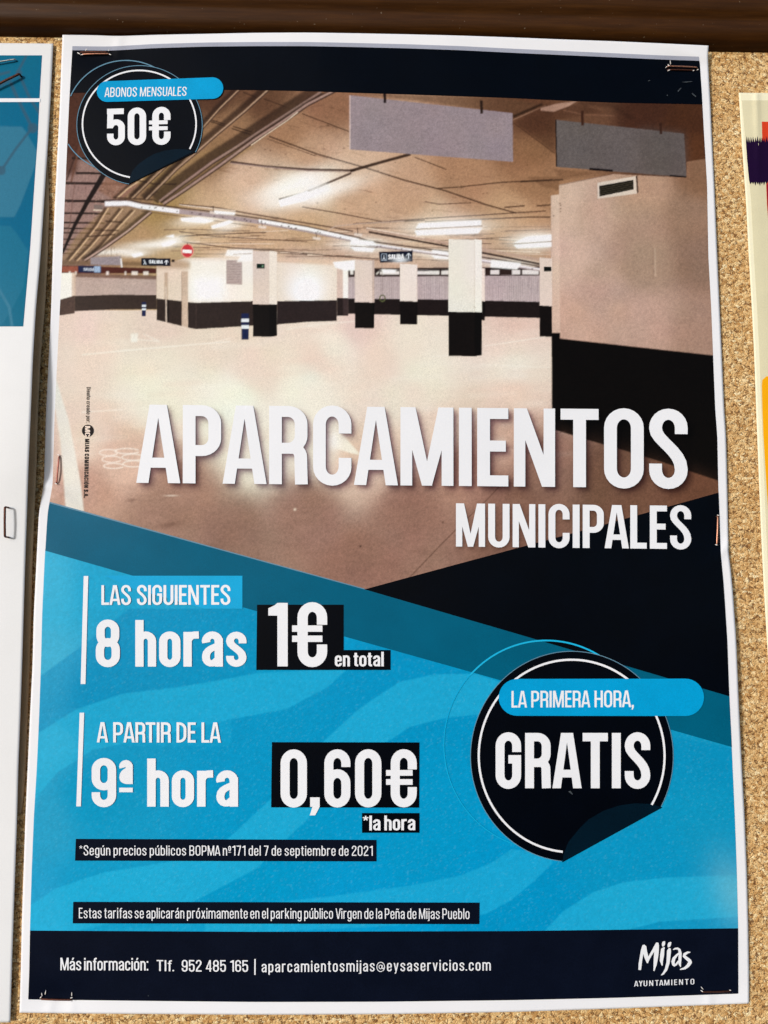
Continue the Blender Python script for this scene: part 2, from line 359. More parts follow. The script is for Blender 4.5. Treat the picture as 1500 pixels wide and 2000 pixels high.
    if ch in 'abdpqg':
        w = .425; r = w - l; c = w / 2; rr = c - l; k = rr * 1.05
        if ch == 'a':
            return [bar(w - W, 0, w, xh - .14)] + st([(l * 1.1, xh * .69)] + arc(c, XT + .01 - k, rr, k, 176, 0, 10)) + stroke([(r, .40)] + bez((r - .02, .45), (c, .40), (l, .36), (l, .22), 5) + arc(l + .11, .20, .11, .20 - B + .01, 180, 300, 6) + [(r, .17)], W * .95, H * .85), w
        o = st(oval(l, B - .01, w - l, XT + .01), True)
        if ch == 'b': o += [bar(0, 0, W, 1)]
        if ch == 'd': o += [bar(w - W, 0, w, 1)]
        if ch == 'p': o += [bar(0, -.22, W, xh)]
        if ch in 'qg': o += [bar(w - W, -.22 if ch == 'q' else -.1, w, xh)]
        if ch == 'g': o += stroke(arc(c, -.06, rr, .15, 0, -170, 8), W, H * .85)
        return o, w
    if ch == 'f': w = .27; return st([(w * .5, 0), (w * .5, T - .10)] + arc(w * .5 + .09, T - .10, .09, .10, 180, 90, 4) + [(w + .03, T)]) + [bar(0, xh - H * .85, w, xh)], w
    if ch == 't': w = .28; return st([(w * .46, .93), (w * .46, B + .08)] + arc(w * .46 + .08, B + .08, .08, .08, 180, 270, 4) + [(w, B)]) + [bar(0, xh - H * .85, w, xh)], w
    if ch == '1': w = .31; return [bar(w - W, 0, w, 1), [(0, .80), (0, .80 + H * .75), (w * .35, .86 + H * .7), (w - W, 1), (w - W * .5, 1), (w - W * .5, .80)]], w
    if ch == '7': w = .44; return [bar(0, 1 - H, w, 1), [(w - W * 1.05, 1 - H), (w, 1 - H), (w * .28 + W, 0), (w * .28 - .01, 0)]], w
    if ch == '4': w = .48; return [bar(w - W * 1.55, 0, w - W * .55, 1), bar(0, .20, w, .20 + H * .85), [(0, .20 + H * .4), (W * .95, .20 + H * .4), (w - W * .9, 1), (w - W * 1.6, 1)]], w
    if ch == '2':
        w = .46; r = w - l; c = w / 2; rr = c - l; k = rr * 1.08
        return st([(l, .69)] + arc(c, T + .012 - k, rr, k, 180, 0, 12) + bez((r, T - k), (r, .52), (l, .36), (l, B), 8)) + [bar(0, 0, w, H)], w
    if ch == '5':
        w = .465; r = w - l; c = w / 2; rr = c - l; k = rr * 1.08; t = .60
        return [bar(0, 1 - H, w * .94, 1), [(0, .46), (W * .9, .46), (W, 1 - H), (W * .05, 1 - H)]] + st([(l * .9, .50)] + arc(c, t - k * .75, rr, k * .9, 155, 0, 10) + arc(c, B - .012 + k, rr, k, 0, -180, 12) + [(l, .31)]), w
    if ch == '3':
        w = .465; r = w - l; c = w / 2; rr = c - l; k = rr * 1.0
        return st([(l, .71)] + arc(c, T + .012 - k, rr, k, 180, 0, 10) + [(r, .60), (r - .06, .52), (c - .04, .515)]) + st([(c - .04, .515), (r - .05, .51), (r, .42)] + arc(c, B - .012 + k, rr, k, 0, -180, 10) + [(l, .29)]), w
    if ch == '6' or ch == '9':
        w = .475; r = w - l; c = w / 2; rr = c - l; k = rr * 1.08
        P = st([(r, .70)] + arc(c, T + .012 - k, rr, k, 0, 180, 12) + [(l, .3)]) + st(oval(l, B - .012, w - l, .585), True)
        if ch == '9': P = [[(w - x, 1 - y) for x, y in p] for p in P]
        return P, w
    if ch == '8': w = .485; return st(oval(l, B - .012, w - l, .535), True) + st(oval(l + .012, .50, w - l - .012, T + .012), True), w
    if ch == '.': return [bar(0, 0, W, H * 1.15)], W
    if ch == ':': return [bar(0, 0, W, H * 1.15), bar(0, xh - H * 1.15, W, xh)], W
    if ch == ',': return [[(0, 0), (W * 1.05, 0), (W * 1.05, H * 1.1), (0, H * 1.1)], [(W * .25, 0.0), (W * 1.05, 0.0), (W * .55, -.15), (-W * .05, -.15)]], W * 1.05
    if ch == '*':
        P = []; c = .15
        for a in (90, 18, -54, -126, 162):
            d = (math.cos(math.radians(a)), math.sin(math.radians(a))); n = (-d[1] * W * .26, d[0] * W * .26)
            P.append([(c - n[0], .82 - n[1]), (c + d[0] * .17 - n[0], .82 + d[1] * .17 - n[1]), (c + d[0] * .17 + n[0], .82 + d[1] * .17 + n[1]), (c + n[0], .82 + n[1])])
        return P, .30
    if ch in 'ªº':
        P, w = glyph('a' if ch == 'ª' else 'o', W * 1.35, H * 1.35); P = [[(x * .62, y * .66 + .47) for x, y in p] for p in P]; w *= .62
        return P + [bar(0, .30, w, .30 + H * .62)], w
    if ch == '@':
        t = W * .55
        return stroke(arc(.36, .40, .33, .42, -62, 290, 30), t, t) + stroke(arc(.34, .40, .13, .17, 0, 360, 14), t, t, True) + stroke([(.49, .58), (.49, .30)] + arc(.56, .30, .07, .07, 180, 330, 4) + [(.66, .36)], t, t), .74
    raise ValueError(ch)
def text(s, x0, x1, yb0, yb1, cap, W=.15, Hh=None, gap=.062, cap1=None, space=.22, vertical=False, shear=0.0):
    """lettering fitted between x0 and x1 (or y0..y1 when vertical), as polygons in photograph coordinates"""
    Hh = Hh or W * .92; cap1 = cap1 or cap; pen = 0; items = []
    for i, ch in enumerate(s):
        if ch == ' ': pen += space; continue
        P, w = glyph(ch, W, Hh); g = gap
        nx = s[i + 1] if i + 1 < len(s) else ''
        if ch + nx in ('LA', 'AT', 'TA', 'PA', 'RT', 'AY', 'VI', 'AV', 'LT'): g *= .25
        elif ch in 'AVY' or nx in 'AVY' and nx: g *= .45
        elif nx in ',.' and nx: g *= .7
        items.append([[(x + pen, y) for x, y in p] for p in P]); pen += w + g
    tot = pen - g; out = []
    for P in items:
        for p in P:
            q = []
            for gx, gy in p:
                t = (gx + shear * gy) / tot; c = cap + (cap1 - cap) * t
                if vertical: q.append((yb0 + (yb1 - yb0) * t + gy * c, x0 + (x1 - x0) * t))
                else: q.append((x0 + (x1 - x0) * t, yb0 + (yb1 - yb0) * t - gy * c))
            out.append(q)
    return out

# ------------------------------------------------------------------ flat print with tones: a small painter for ink values
class Print:
    def __init__(s, x0, y0, x1, y1):
        s.x0, s.y0, s.w, s.h = x0, y0, int(x1 - x0), int(y1 - y0); s.a = np.zeros((s.h, s.w, 3))
        s.Y, s.X = np.mgrid[0:s.h, 0:s.w].astype(float); s.X += x0 + .5; s.Y += y0 + .5
    def field(s, pts, sig, region=None):
        P = np.array([(p[0], p[1]) for p in pts], float); C = lin(np.array([p[2] for p in pts], float))
        yy = np.arange(0, s.h + 12, 8) ; xx = np.arange(0, s.w + 12, 8)
        GX, GY = np.meshgrid(xx + s.x0, yy + s.y0); n = np.zeros(GX.shape + (3,)); d = np.zeros(GX.shape)
        for (px, py), c in zip(P, C):
            r2 = ((GX - px) ** 2 + (GY - py) ** 2) / sig ** 2; w = 1 / (.16 + r2) ** 2.4
            n += w[..., None] * c; d += w
        g = n / d[..., None]; fy = (np.arange(s.h)) / 8; fx = np.arange(s.w) / 8; iy = fy.astype(int); ix = fx.astype(int)
        ty = (fy - iy)[:, None, None]; tx = (fx - ix)[None, :, None]
        o = (g[np.ix_(iy, ix)] * (1 - tx) + g[np.ix_(iy, ix + 1)] * tx) * (1 - ty) + (g[np.ix_(iy + 1, ix)] * (1 - tx) + g[np.ix_(iy + 1, ix + 1)] * tx) * ty
        if region is None: s.a = o
        else:
            m, q = s.mask([region], .6); s.a[q] = s.a[q] * (1 - m[..., None]) + o[q] * m[..., None]
    def mask(s, polys, blur):
        A = np.concatenate([np.array(p, float) for p in polys]); pad = int(3 * blur + 3)
        bx0 = max(0, int(A[:, 0].min() - s.x0) - pad); bx1 = min(s.w, int(A[:, 0].max() - s.x0) + pad + 1)
        by0 = max(0, int(A[:, 1].min() - s.y0) - pad); by1 = min(s.h, int(A[:, 1].max() - s.y0) + pad + 1)
        if bx1 <= bx0 or by1 <= by0: return None, None
        ss = 2 if blur < 3 else 1
        H_, W_ = (by1 - by0) * ss, (bx1 - bx0) * ss; m = np.zeros((H_, W_), bool)
        cx = s.x0 + bx0 + (np.arange(W_) + .5) / ss; cy = s.y0 + by0 + (np.arange(H_) + .5) / ss
        for p in polys:
            q = np.zeros((H_, W_), bool); n = len(p)
            for i in range(n):
                x1, y1 = p[i]; x2, y2 = p[(i + 1) % n]
                if y1 == y2: continue
                r0, r1 = np.searchsorted(cy, min(y1, y2)), np.searchsorted(cy, max(y1, y2))
                if r1 <= r0: continue
                xi = (x2 - x1) * (cy[r0:r1] - y1) / (y2 - y1) + x1
                q[r0:r1] ^= cx[None, :] < xi[:, None]
            m |= q
        m = m.reshape(by1 - by0, ss, bx1 - bx0, ss).mean((1, 3))
        if blur > .3:
            r = int(3 * blur) + 1; k = np.exp(-.5 * (np.arange(-r, r + 1) / blur) ** 2); k /= k.sum()
            m = np.apply_along_axis(lambda v: np.convolve(v, k, 'same') if len(v) >= len(k) else np.convolve(v, k)[r:r + len(v)], 0, m)
            m = np.apply_along_axis(lambda v: np.convolve(v, k, 'same') if len(v) >= len(k) else np.convolve(v, k)[r:r + len(v)], 1, m)
        if (by0, by1, bx0, bx1) == (0, s.h, 0, s.w): return m, (slice(0, s.h), slice(0, s.w))
        return m, (slice(by0, by1), slice(bx0, bx1))
    def poly(s, p, c, al=1.0, blur=.5, many=False):
        m, sl_ = s.mask(p if many else [p], blur)
        if m is None: return
        m = (m * al)[..., None]; s.a[sl_] = s.a[sl_] * (1 - m) + lin(c) * m
    def mult(s, p, f, blur, many=False, shift=(0, 0)):
        pp = p if many else [p]; pp = [[(x + shift[0], y + shift[1]) for x, y in q] for q in pp]
        m, sl_ = s.mask(pp, blur)
        if m is None: return
        s.a[sl_] = s.a[sl_] * (1 - m[..., None] * (1 - np.array(f)))
    def line(s, pts, w, c, al=1.0, blur=.5):
        w1 = w if not isinstance(w, tuple) else w[0]; w2 = w if not isinstance(w, tuple) else w[1]; n = len(pts) - 1; P = []
        for i in range(n):
            (xa, ya), (xb, yb) = pts[i], pts[i + 1]; l = math.hypot(xb - xa, yb - ya) or 1; nx, ny = -(yb - ya) / l / 2, (xb - xa) / l / 2
            a = w1 + (w2 - w1) * i / n; b = w1 + (w2 - w1) * (i + 1) / n
            P.append([(xa + nx * a, ya + ny * a), (xb + nx * b, yb + ny * b), (xb - nx * b, yb - ny * b), (xa - nx * a, ya - ny * a)])
        s.poly(P, c, al, blur, True)
    def glow(s, cx, cy, rx, ry, ang, c, al):
        r = max(rx, ry) * 2.6; bx0 = max(0, int(cx - r - s.x0)); bx1 = min(s.w, int(cx + r - s.x0)); by0 = max(0, int(cy - r - s.y0)); by1 = min(s.h, int(cy + r - s.y0))
        if bx1 <= bx0 or by1 <= by0: return
        X = s.X[by0:by1, bx0:bx1] - cx; Y = s.Y[by0:by1, bx0:bx1] - cy; ca, sa = math.cos(math.radians(ang)), math.sin(math.radians(ang))
        g = np.exp(-((X * ca + Y * sa) / rx) ** 2 - ((-X * sa + Y * ca) / ry) ** 2)[..., None] * al
        s.a[by0:by1, bx0:bx1] = s.a[by0:by1, bx0:bx1] * (1 - g) + lin(c) * g
    def sample(s, x, y):
        x = np.clip(x - s.x0 - .5, 0, s.w - 1.001); y = np.clip(y - s.y0 - .5, 0, s.h - 1.001); xi = x.astype(int); yi = y.astype(int)
        fx = (x - xi)[..., None]; fy = (y - yi)[..., None]; a = s.a
        return (a[yi, xi] * (1 - fx) + a[yi, xi + 1] * fx) * (1 - fy) + (a[yi + 1, xi] * (1 - fx) + a[yi + 1, xi + 1] * fx) * fy
def toned(name, pr, L, R, ytop, ybot, step, layer, mat, parent, Hf=H_poster):
    """a printed sheet between two side curves and two end curves, inked per vertex from the painter"""
    ym = (float(np.mean(ybot(np.array([600.]))) - np.mean(ytop(np.array([600.])))))
    nx = int((R(800.) - L(800.)) / step) + 2; ny = int(ym / step) + 2
    u = np.linspace(0, 1, nx)[None, :]; v = np.linspace(0, 1, ny)[:, None]
    xm = L(800.) + (R(800.) - L(800.)) * u
    y = ytop(xm) * (1 - v) + ybot(xm) * v
    x = L(y) * (1 - u) + R(y) * u
    y = ytop(x) * (1 - v) + ybot(x) * v
    P = at(x, y, Hf(x, y) + layer * LAY).reshape(-1, 3); c = pr.sample(x, y).reshape(-1, 3) if pr else None
    i = (np.arange(ny - 1)[:, None] * nx + np.arange(nx - 1)[None, :]).ravel()
    F = np.stack([i + nx, i + nx + 1, i + 1, i], 1)
    return mesh_obj(name, P, F, mat, parent, True, None if c is None else np.clip(c / GAIN, 0, 1))

# ================================================================== the cork notice board and its frame
def cork_material():
    m, t, b = base_mat('pressed cork', .78, .2); pos = coords(t)
    sc = nd(t, 'ShaderNodeMapping'); t.links.new(pos, sc.inputs[0]); sc.inputs['Scale'].default_value = (1.0, 1.0, 1.25)
    wn = nd(t, 'ShaderNodeTexNoise'); wn.inputs['Scale'].default_value = 420; wn.inputs['Detail'].default_value = 2; t.links.new(sc.outputs[0], wn.inputs['Vector'])
    wm = nd(t, 'ShaderNodeVectorMath', operation='MULTIPLY_ADD'); t.links.new(wn.outputs['Color'], wm.inputs[0]); wm.inputs[1].default_value = (.0022,) * 3; t.links.new(sc.outputs[0], wm.inputs[2])
    vec = wm.outputs[0]
    v1 = nd(t, 'ShaderNodeTexVoronoi', feature='F1'); v1.inputs['Scale'].default_value = 760; t.links.new(vec, v1.inputs['Vector'])
    ve = nd(t, 'ShaderNodeTexVoronoi', feature='DISTANCE_TO_EDGE'); ve.inputs['Scale'].default_value = 760; t.links.new(vec, ve.inputs['Vector'])
    sp = nd(t, 'ShaderNodeSeparateColor'); t.links.new(v1.outputs['Color'], sp.inputs[0])
    chip = ramp(t, sp.outputs[0], [(0, tuple(lin((198, 149, 90)))), (.3, tuple(lin((222, 179, 120)))), (.65, tuple(lin((236, 197, 139)))), (.88, tuple(lin((249, 217, 162)))), (1, tuple(lin((255, 234, 188))))])
    n2 = ramp(t, noise(t, 1300, 3, .65, pos), [(.30, (.72,) * 3), (.70, (1.16,) * 3)])
    o = mixc(t, 'MULTIPLY', 1, chip, n2)
    big = ramp(t, noise(t, 60, 3, .6, pos), [(.3, (.86, .83, .78)), (.7, (1.05,) * 3)])
    o = mixc(t, 'MULTIPLY', 1, o, big)
    # thin dark joints here and there, and crescent-shaped bark flecks
    edge = ramp(t, ve.outputs['Distance'], [(.05, (1, 1, 1)), (.16, (0, 0, 0))])
    msk = ramp(t, noise(t, 480, 2, .55, pos), [(.50, (0, 0, 0)), (.56, (.9, .9, .9))])
    o = mixc(t, 'MIX', mixc(t, 'MULTIPLY', 1, edge, msk), o, tuple(lin((104, 64, 30))))
    ma = nd(t, 'ShaderNodeMapping'); t.links.new(pos, ma.inputs[0]); ma.inputs['Rotation'].default_value = (0, .6, 0); ma.inputs['Scale'].default_value = (1, 1, 2.1)
    mb = nd(t, 'ShaderNodeMapping'); t.links.new(pos, mb.inputs[0]); mb.inputs['Rotation'].default_value = (0, -.9, 0); mb.inputs['Scale'].default_value = (1, 1, 2.3)
    for mm, th in ((ma, .645), (mb, .655)):
        k = ramp(t, noise(t, 680, 2.2, .55, mm.outputs[0]), [(th, (0, 0, 0)), (th + .02, (1, 1, 1))])
        o = mixc(t, 'MIX', k, o, tuple(lin((66, 36, 16))))
    t.links.new(o, b.inputs['Base Color'])
    hh = nd(t, 'ShaderNodeMath', operation='MULTIPLY_ADD'); t.links.new(ve.outputs['Distance'], hh.inputs[0]); hh.inputs[1].default_value = 1.2; t.links.new(noise(t, 900, 4, .65, pos), hh.inputs[2])
    bp = nd(t, 'ShaderNodeBump'); bp.inputs['Strength'].default_value = .7; bp.inputs['Distance'].default_value = .0008
    t.links.new(hh.outputs[0], bp.inputs['Height']); t.links.new(bp.outputs[0], b.inputs['Normal'])
    return m
def varnish_material():
    m, t, b = base_mat('dark varnished wood', .45, .12)
    tc = nd(t, 'ShaderNodeNewGeometry'); mp = nd(t, 'ShaderNodeMapping'); t.links.new(tc.outputs['Position'], mp.inputs[0]); mp.inputs['Scale'].default_value = (7, 120, 120)
    g = noise(t, 5, 5, .6, mp.outputs[0])
    o = ramp(t, g, [(.28, tuple(lin((52, 29, 9)))), (.5, tuple(lin((61, 35, 12)))), (.72, tuple(lin((72, 43, 15))))])
    mp2 = nd(t, 'ShaderNodeMapping'); t.links.new(tc.outputs['Position'], mp2.inputs[0]); mp2.inputs['Scale'].default_value = (40, 900, 900)
    fine = ramp(t, noise(t, 1, 3, .6, mp2.outputs[0]), [(.3, (.85,) * 3), (.7, (1.1,) * 3)])
    o = mixc(t, 'MULTIPLY', 1, o, fine)
    o = mixc(t, 'MIX', ramp(t, noise(t, 900, 2, .5, tc.outputs['Position']), [(.74, (0, 0, 0)), (.77, (.7,) * 3)]), o, (.25, .2, .14))
    t.links.new(o, b.inputs['Base Color'])
    t.links.new(ramp(t, noise(t, 3, 4, .6, mp.outputs[0]), [(.3, (.38,) * 3), (.7, (.52,) * 3)]), b.inputs['Roughness'])
    bp = nd(t, 'ShaderNodeBump'); bp.inputs['Strength'].default_value = .2; bp.inputs['Distance'].default_value = .0004
    t.links.new(noise(t, 1, 4, .6, mp2.outputs[0]), bp.inputs['Height']); t.links.new(bp.outputs[0], b.inputs['Normal'])
    return m
CORK, VARN = cork_material(), varnish_material()
board = thing('notice_board', 'outdoor cork notice board with a dark varnished wooden frame, behind all the papers', 'notice board', loc=(.15, 0, Z0))
board_loc = Vector(board.location)
def under(o, root):
    """parent keeping place"""
    o.parent = root; o.matrix_parent_inverse = Matrix.Translation(-Vector(root.location)); return o
def slab(name, X0, X1, Y0, Y1, Zb, Zt, mat):
    bm = bmesh.new(); bmesh.ops.create_cube(bm, size=1)
    for v in bm.verts: v.co = Vector((X0 if v.co.x < 0 else X1, Y0 if v.co.y < 0 else Y1, Zb if v.co.z < 0 else Zt))
    me = bpy.data.meshes.new(name); bm.to_mesh(me); bm.free(); me.materials.append(mat); o = bpy.data.objects.new(name, me); COL.objects.link(o); return o
under(slab('cork_panel', -.62, .98, 0, .012, Z0 - .33, Z0 + .44, CORK), board)
# top rail: its lower arris runs slightly off the level of the sheets, as seen
FA = (-.02784458, Z0 + .41903835); FB = (.32469027, Z0 + .41737368); fsl = (FB[1] - FA[1]) / (FB[0] - FA[0])
def rail(name, prof, Xs, z_of, mat):
    V, F = [], []; n = len(prof)
    for X in Xs:
        for (d, up) in prof: V.append((X, -d, z_of(X) + up))
    for i in range(len(Xs) - 1):
        for j in range(n): F.append((i * n + j, i * n + (j + 1) % n, (i + 1) * n + (j + 1) % n, (i + 1) * n + j))
    F.append(tuple(range(n))[::-1]); F.append(tuple((len(Xs) - 1) * n + j for j in range(n)))
    o = mesh_obj(name, V, F, mat, None, True)
    bm = bmesh.new(); bm.from_mesh(o.data); bmesh.ops.recalc_face_normals(bm, faces=bm.faces); bm.to_mesh(o.data); bm.free()
    o.data.set_sharp_from_angle(angle=math.radians(35)); return o
prof = [(-.013, 0), (.0004, 0), (.0016, .0004), (.0045, .0010), (.0064, .0022), (.0076, .0040), (.0082, .0062), (.0083, .0085), (.0088, .0100), (.0100, .0112), (.0112, .0135), (.0118, .0170), (.0120, .024), (.0120, .06), (.0100, .066), (-.013, .066)]
Xs = [-.62 + 1.6 * i / 40 for i in range(41)]
under(rail('frame_rail', prof, Xs, lambda X: FA[1] + fsl * (X - FA[0]) + .0002 * math.sin(X * 40), VARN), board)
prof_b = [(d, -u) for d, u in prof][::-1]
under(rail('frame_rail', prof_b, Xs, lambda X: Z0 - .25, VARN), board)
for X0, X1 in ((-.64, -.58), (.94, 1.0)):
    o = slab('frame_stile', X0, X1, -.012, .013, Z0 - .33, Z0 + .487, VARN); under(o, board)
    bv = o.modifiers.new('round', 'BEVEL'); bv.width = .003; bv.segments = 3

# ================================================================== parking poster
poster = thing('parking_poster', 'large stapled parking price poster with a garage photograph, blue panel and white lettering', 'poster', loc=(.1485, 0, Z0))
def pp(*a, **k): o = piece(*a, **k); o.parent = None; return o
def add(o, parent):
    o.parent = parent
    base = Vector(parent.location) if parent.parent is None else Vector(parent.parent.location)
    if parent.parent is None: o.matrix_parent_inverse = Matrix.Translation(-base)
    return o
class PosterKit:
    """adds printed pieces to the poster, or as sub-parts to one of its parts"""
    def __init__(s, root, Hf): s.root = root; s.Hf = Hf
    def __call__(s, name, polys, layer, mat, sub=None, step=11.0, label=None, holes=()):
        o = piece(name, polys, layer, mat, None, s.Hf, step, holes)
        o.parent = sub if sub is not None else s.root
        if sub is None: o.matrix_parent_inverse = Matrix.Translation(-Vector(s.root.location))
        if label: o['label'] = label
        return o
K = PosterKit(poster, H_poster)
ys = np.arange(70, 1975, 8.0)
def sideL(f, y0, y1, st=8): return [(float(f(y)), float(y)) for y in np.arange(y0, y1, st)] + [(float(f(y1)), float(y1))]
def topF(f, x0, x1, st=10): return [(float(x), float(f(x))) for x in np.arange(x0, x1, st)] + [(float(x1), float(f(x1)))]
outline = topF(PT, 122, 1384)[:-1] + sideL(PR, 89, 1961)[:-1] + topF(PB, 38, 1463)[::-1][:-1] + sideL(PL, 68, 1978)[::-1][:-1]
sheet = under(toned('paper_sheet', None, PL, PR, PT, PB, 4.0, 0, WHITE, None), poster)
sol = sheet.modifiers.new('thickness', 'SOLIDIFY'); sol.thickness = .00016; sol.offset = -1
hx0, hx1 = 141, 1366
K('printed_edge_line', [topF(lambda x: IT(x) - 8.0, 141.5, 1365) + [(1366, 119)] + topF(IT, 141, 1366)[::-1]], 1, GREY)
head = [(float(x), float(IT(x))) for x in np.arange(141.5, 1366, 9)] + [(1366, 118.8)] + sideL(IR, 125, 203)[:] + topF(HB, 136, 1371)[::-1] + sideL(IL, 98, 181)[::-1]
K('header_band', [head], 2, NAVYR, step=5.0)

# ---- lettering outlines needed for the printed drop shadows
T_head = text('APARCAMIENTOS', 266, 1343, 943, 953.5, 153, W=.158, gap=.068, Hh=.140)
T_sub = text('MUNICIPALES', 890.5, 1350, 1067.5, 1072.5, 84.5, W=.155, gap=.070, Hh=.135)

# ---- the printed photograph of the garage
g = Print(88, 168, 1415, 1165)
g.field([(150, 200, (70, 38, 24)), (150, 260, (92, 52, 34)), (420, 190, (92, 58, 38)), (450, 250, (152, 112, 78)), (420, 300, (150, 114, 76)), (520, 200, (108, 72, 48)), (560, 250, (166, 122, 88)), (640, 200, (150, 105, 76)), (600, 310, (192, 150, 118)), (480, 350, (216, 178, 150)), (600, 360, (244, 226, 208)),
 (700, 340, (214, 174, 146)), (800, 380, (200, 156, 124)), (700, 400, (206, 164, 130)), (900, 350, (176, 130, 96)), (1030, 300, (146, 102, 68)), (1040, 350, (164, 118, 82)), (1040, 230, (104, 66, 42)), (1150, 212, (108, 72, 50)), (1250, 212, (74, 42, 26)), (1350, 250, (78, 44, 22)), (1350, 300, (90, 52, 26)),
 (850, 440, (220, 185, 156)), (1000, 420, (200, 156, 116)), (600, 440, (205, 166, 128)), (450, 430, (210, 172, 134)), (500, 480, (208, 168, 132)), (300, 400, (168, 134, 78)), (250, 470, (180, 142, 100)), (150, 400, (150, 116, 106)), (150, 460, (150, 116, 106)), (400, 460, (212, 176, 136)), (350, 500, (190, 160, 116)), (700, 490, (206, 166, 142)), (1040, 500, (195, 150, 118)),
 (600, 530, (200, 168, 148)), (900, 530, (200, 168, 150))], 60)
fl = [(150, 640, (226, 198, 184)), (150, 700, (230, 206, 188)), (300, 650, (222, 196, 180)), (300, 700, (234, 218, 196)), (300, 760, (236, 228, 204)), (150, 850, (226, 198, 180)), (440, 670, (226, 206, 186)), (500, 720, (228, 204, 186)), (450, 780, (240, 238, 216)), (620, 700, (228, 200, 184)), (650, 680, (238, 224, 204)), (600, 750, (238, 232, 212)), (750, 700, (232, 206, 188)), (800, 680, (236, 220, 200)), (820, 720, (236, 226, 204)), (800, 770, (230, 214, 196)), (1000, 640, (214, 176, 164)), (1000, 660, (232, 208, 192)), (1000, 720, (236, 224, 206)), (1000, 760, (226, 196, 178)), (700, 640, (222, 190, 180)),
 (250, 900, (212, 172, 152)), (170, 960, (186, 142, 122)), (350, 960, (166, 126, 106)), (350, 1000, (152, 116, 98)), (600, 1000, (150, 112, 96)), (500, 870, (236, 228, 208)), (620, 860, (238, 230, 210)), (700, 900, (214, 182, 162)), (850, 850, (224, 196, 176)), (900, 910, (172, 128, 108)), (700, 1100, (146, 106, 90)), (800, 1000, (148, 108, 92)), (1000, 980, (138, 98, 82)), (1000, 850, (200, 160, 140)), (1050, 890, (158, 118, 102)), (1200, 930, (118, 84, 66)), (1350, 945, (112, 72, 50)), (1000, 1050, (130, 92, 76)), (450, 1040, (142, 108, 92)), (300, 1010, (158, 122, 104)), (1250, 970, (122, 84, 64))]
g.field(fl, 70, [(80, 606), (1420, 606), (1420, 1170), (80, 1170)])
rs = random.Random(5)
# ceiling seams and board marks
seam = (74, 46, 30)
def S_(pts, w=2.2, c=seam, al=.9, bl=.45): g.line(pts, w, c, al, bl)
for _ in range(150):
    x = rs.uniform(330, 1070); y = rs.uniform(190, 520); y = max(y, 330) if x < 560 and y < 330 else y
    l = rs.uniform(8, 50) * (1 if y > 380 else .7); sl_ = rs.choice([.32, -.12, .12, .2]) * (1 - .5 * (y > 430))
    S_([(x, y), (x + l, y + l * sl_)], rs.uniform(.8, 2), (120, 80, 52) if y > 300 else (70, 42, 26), rs.uniform(.2, .5), .9)
for _ in range(70):
    x = rs.uniform(350, 1060); y = rs.uniform(200, 500); r = rs.uniform(1, 2.2); g.glow(x, y, r, r * .7, 0, (80, 48, 30), .6)
for _ in range(90):
    x = rs.uniform(320, 1060); y = rs.uniform(440, 512); l = rs.uniform(30, 120); S_([(x, y), (x + l, y + l * rs.uniform(-.04, .05))], rs.uniform(1, 2.2), rs.choice([(120, 80, 56), (92, 60, 40), (92, 60, 40), (240, 214, 190)]), rs.uniform(.4, .8), .5)
for a in ([(475, 180), (500, 190)], [(515, 193), (556, 208)], [(590, 222), (682, 257)], [(810, 307), (872, 331)]): S_(a, 2.0, (66, 40, 24), .85)
for a, w in (([(525, 266), (620, 301), (715, 328), (790, 352), (868, 372), (950, 400), (1008, 416)], 3.4), ([(590, 404), (660, 416), (748, 433), (830, 427), (940, 420), (1066, 412)], 2.4), ([(522, 271), (615, 304)], 1.6), ([(855, 368), (900, 365), (980, 356), (1078, 351)], 2.6), ([(830, 394), (858, 399), (920, 396)], 1.8), ([(690, 437), (830, 430)], 3), ([(830, 433), (900, 430), (1030, 424), (1075, 424)], 2.6), ([(985, 405), (1025, 402)], 3), ([(1048, 402), (1076, 400)], 3), ([(350, 462), (400, 458), (520, 454)], 2.4), ([(350, 452), (420, 462), (600, 472)], 1.8), ([(355, 472), (450, 484), (560, 492), (600, 496)], 2.2), ([(590, 494), (650, 500), (740, 506)], 2.4), ([(540, 511), (640, 516)], 2.2), ([(450, 488), (600, 498)], 1.6), ([(860, 470), (1000, 463)], 1.6), ([(860, 476), (960, 476)], 1.6), ([(940, 466), (1076, 474)], 1.4)):
    S_(a, w, seam, .8)
for a in ([(400, 230), (440, 243)], [(455, 247), (493, 258)], [(405, 235), (440, 247)], [(453, 251), (490, 263)]): S_(a, 2.2, (60, 38, 24))
g.poly([(700, 182), (840, 186), (1000, 194), (1060, 205), (1000, 233), (1002, 222), (930, 212), (760, 190)], (104, 72, 48), .6, 2)
g.line([(1060, 203), (1002, 228)], 5, (44, 26, 14), .85, 1.2); g.line([(1066, 206), (1002, 234)], 2, (170, 130, 104), .6, .6)
g.poly([(1005, 240), (1085, 300), (1085, 234), (1180, 220), (1140, 205), (1060, 205)], (78, 46, 28), .55, 2); g.line([(1003, 240), (1084, 300)], 1.6, (74, 44, 26), .8)
g.poly([(1030, 345), (1090, 345), (1080, 330), (1170, 338), (1092, 352), (1092, 372), (1060, 365)], (120, 82, 54), .6, 1.5)
g.line([(1016, 355), (1100, 351)], 3, (56, 34, 20), .8, .7)
g.poly([(1056, 211), (1085, 203), (1128, 197), (1112, 207), (1082, 218), (1056, 216)], (172, 132, 112), .9, .8)
g.line([(1130, 200), (1200, 206), (1215, 222), (1240, 230)], 8, (60, 34, 20), .6, 3); g.line([(1100, 215), (1140, 224), (1200, 226)], 2, (140, 96, 72), .6, 1)
g.poly([(1341, 262), (1378, 262), (1380, 308), (1341, 316)], (96, 56, 26), .5, 4)
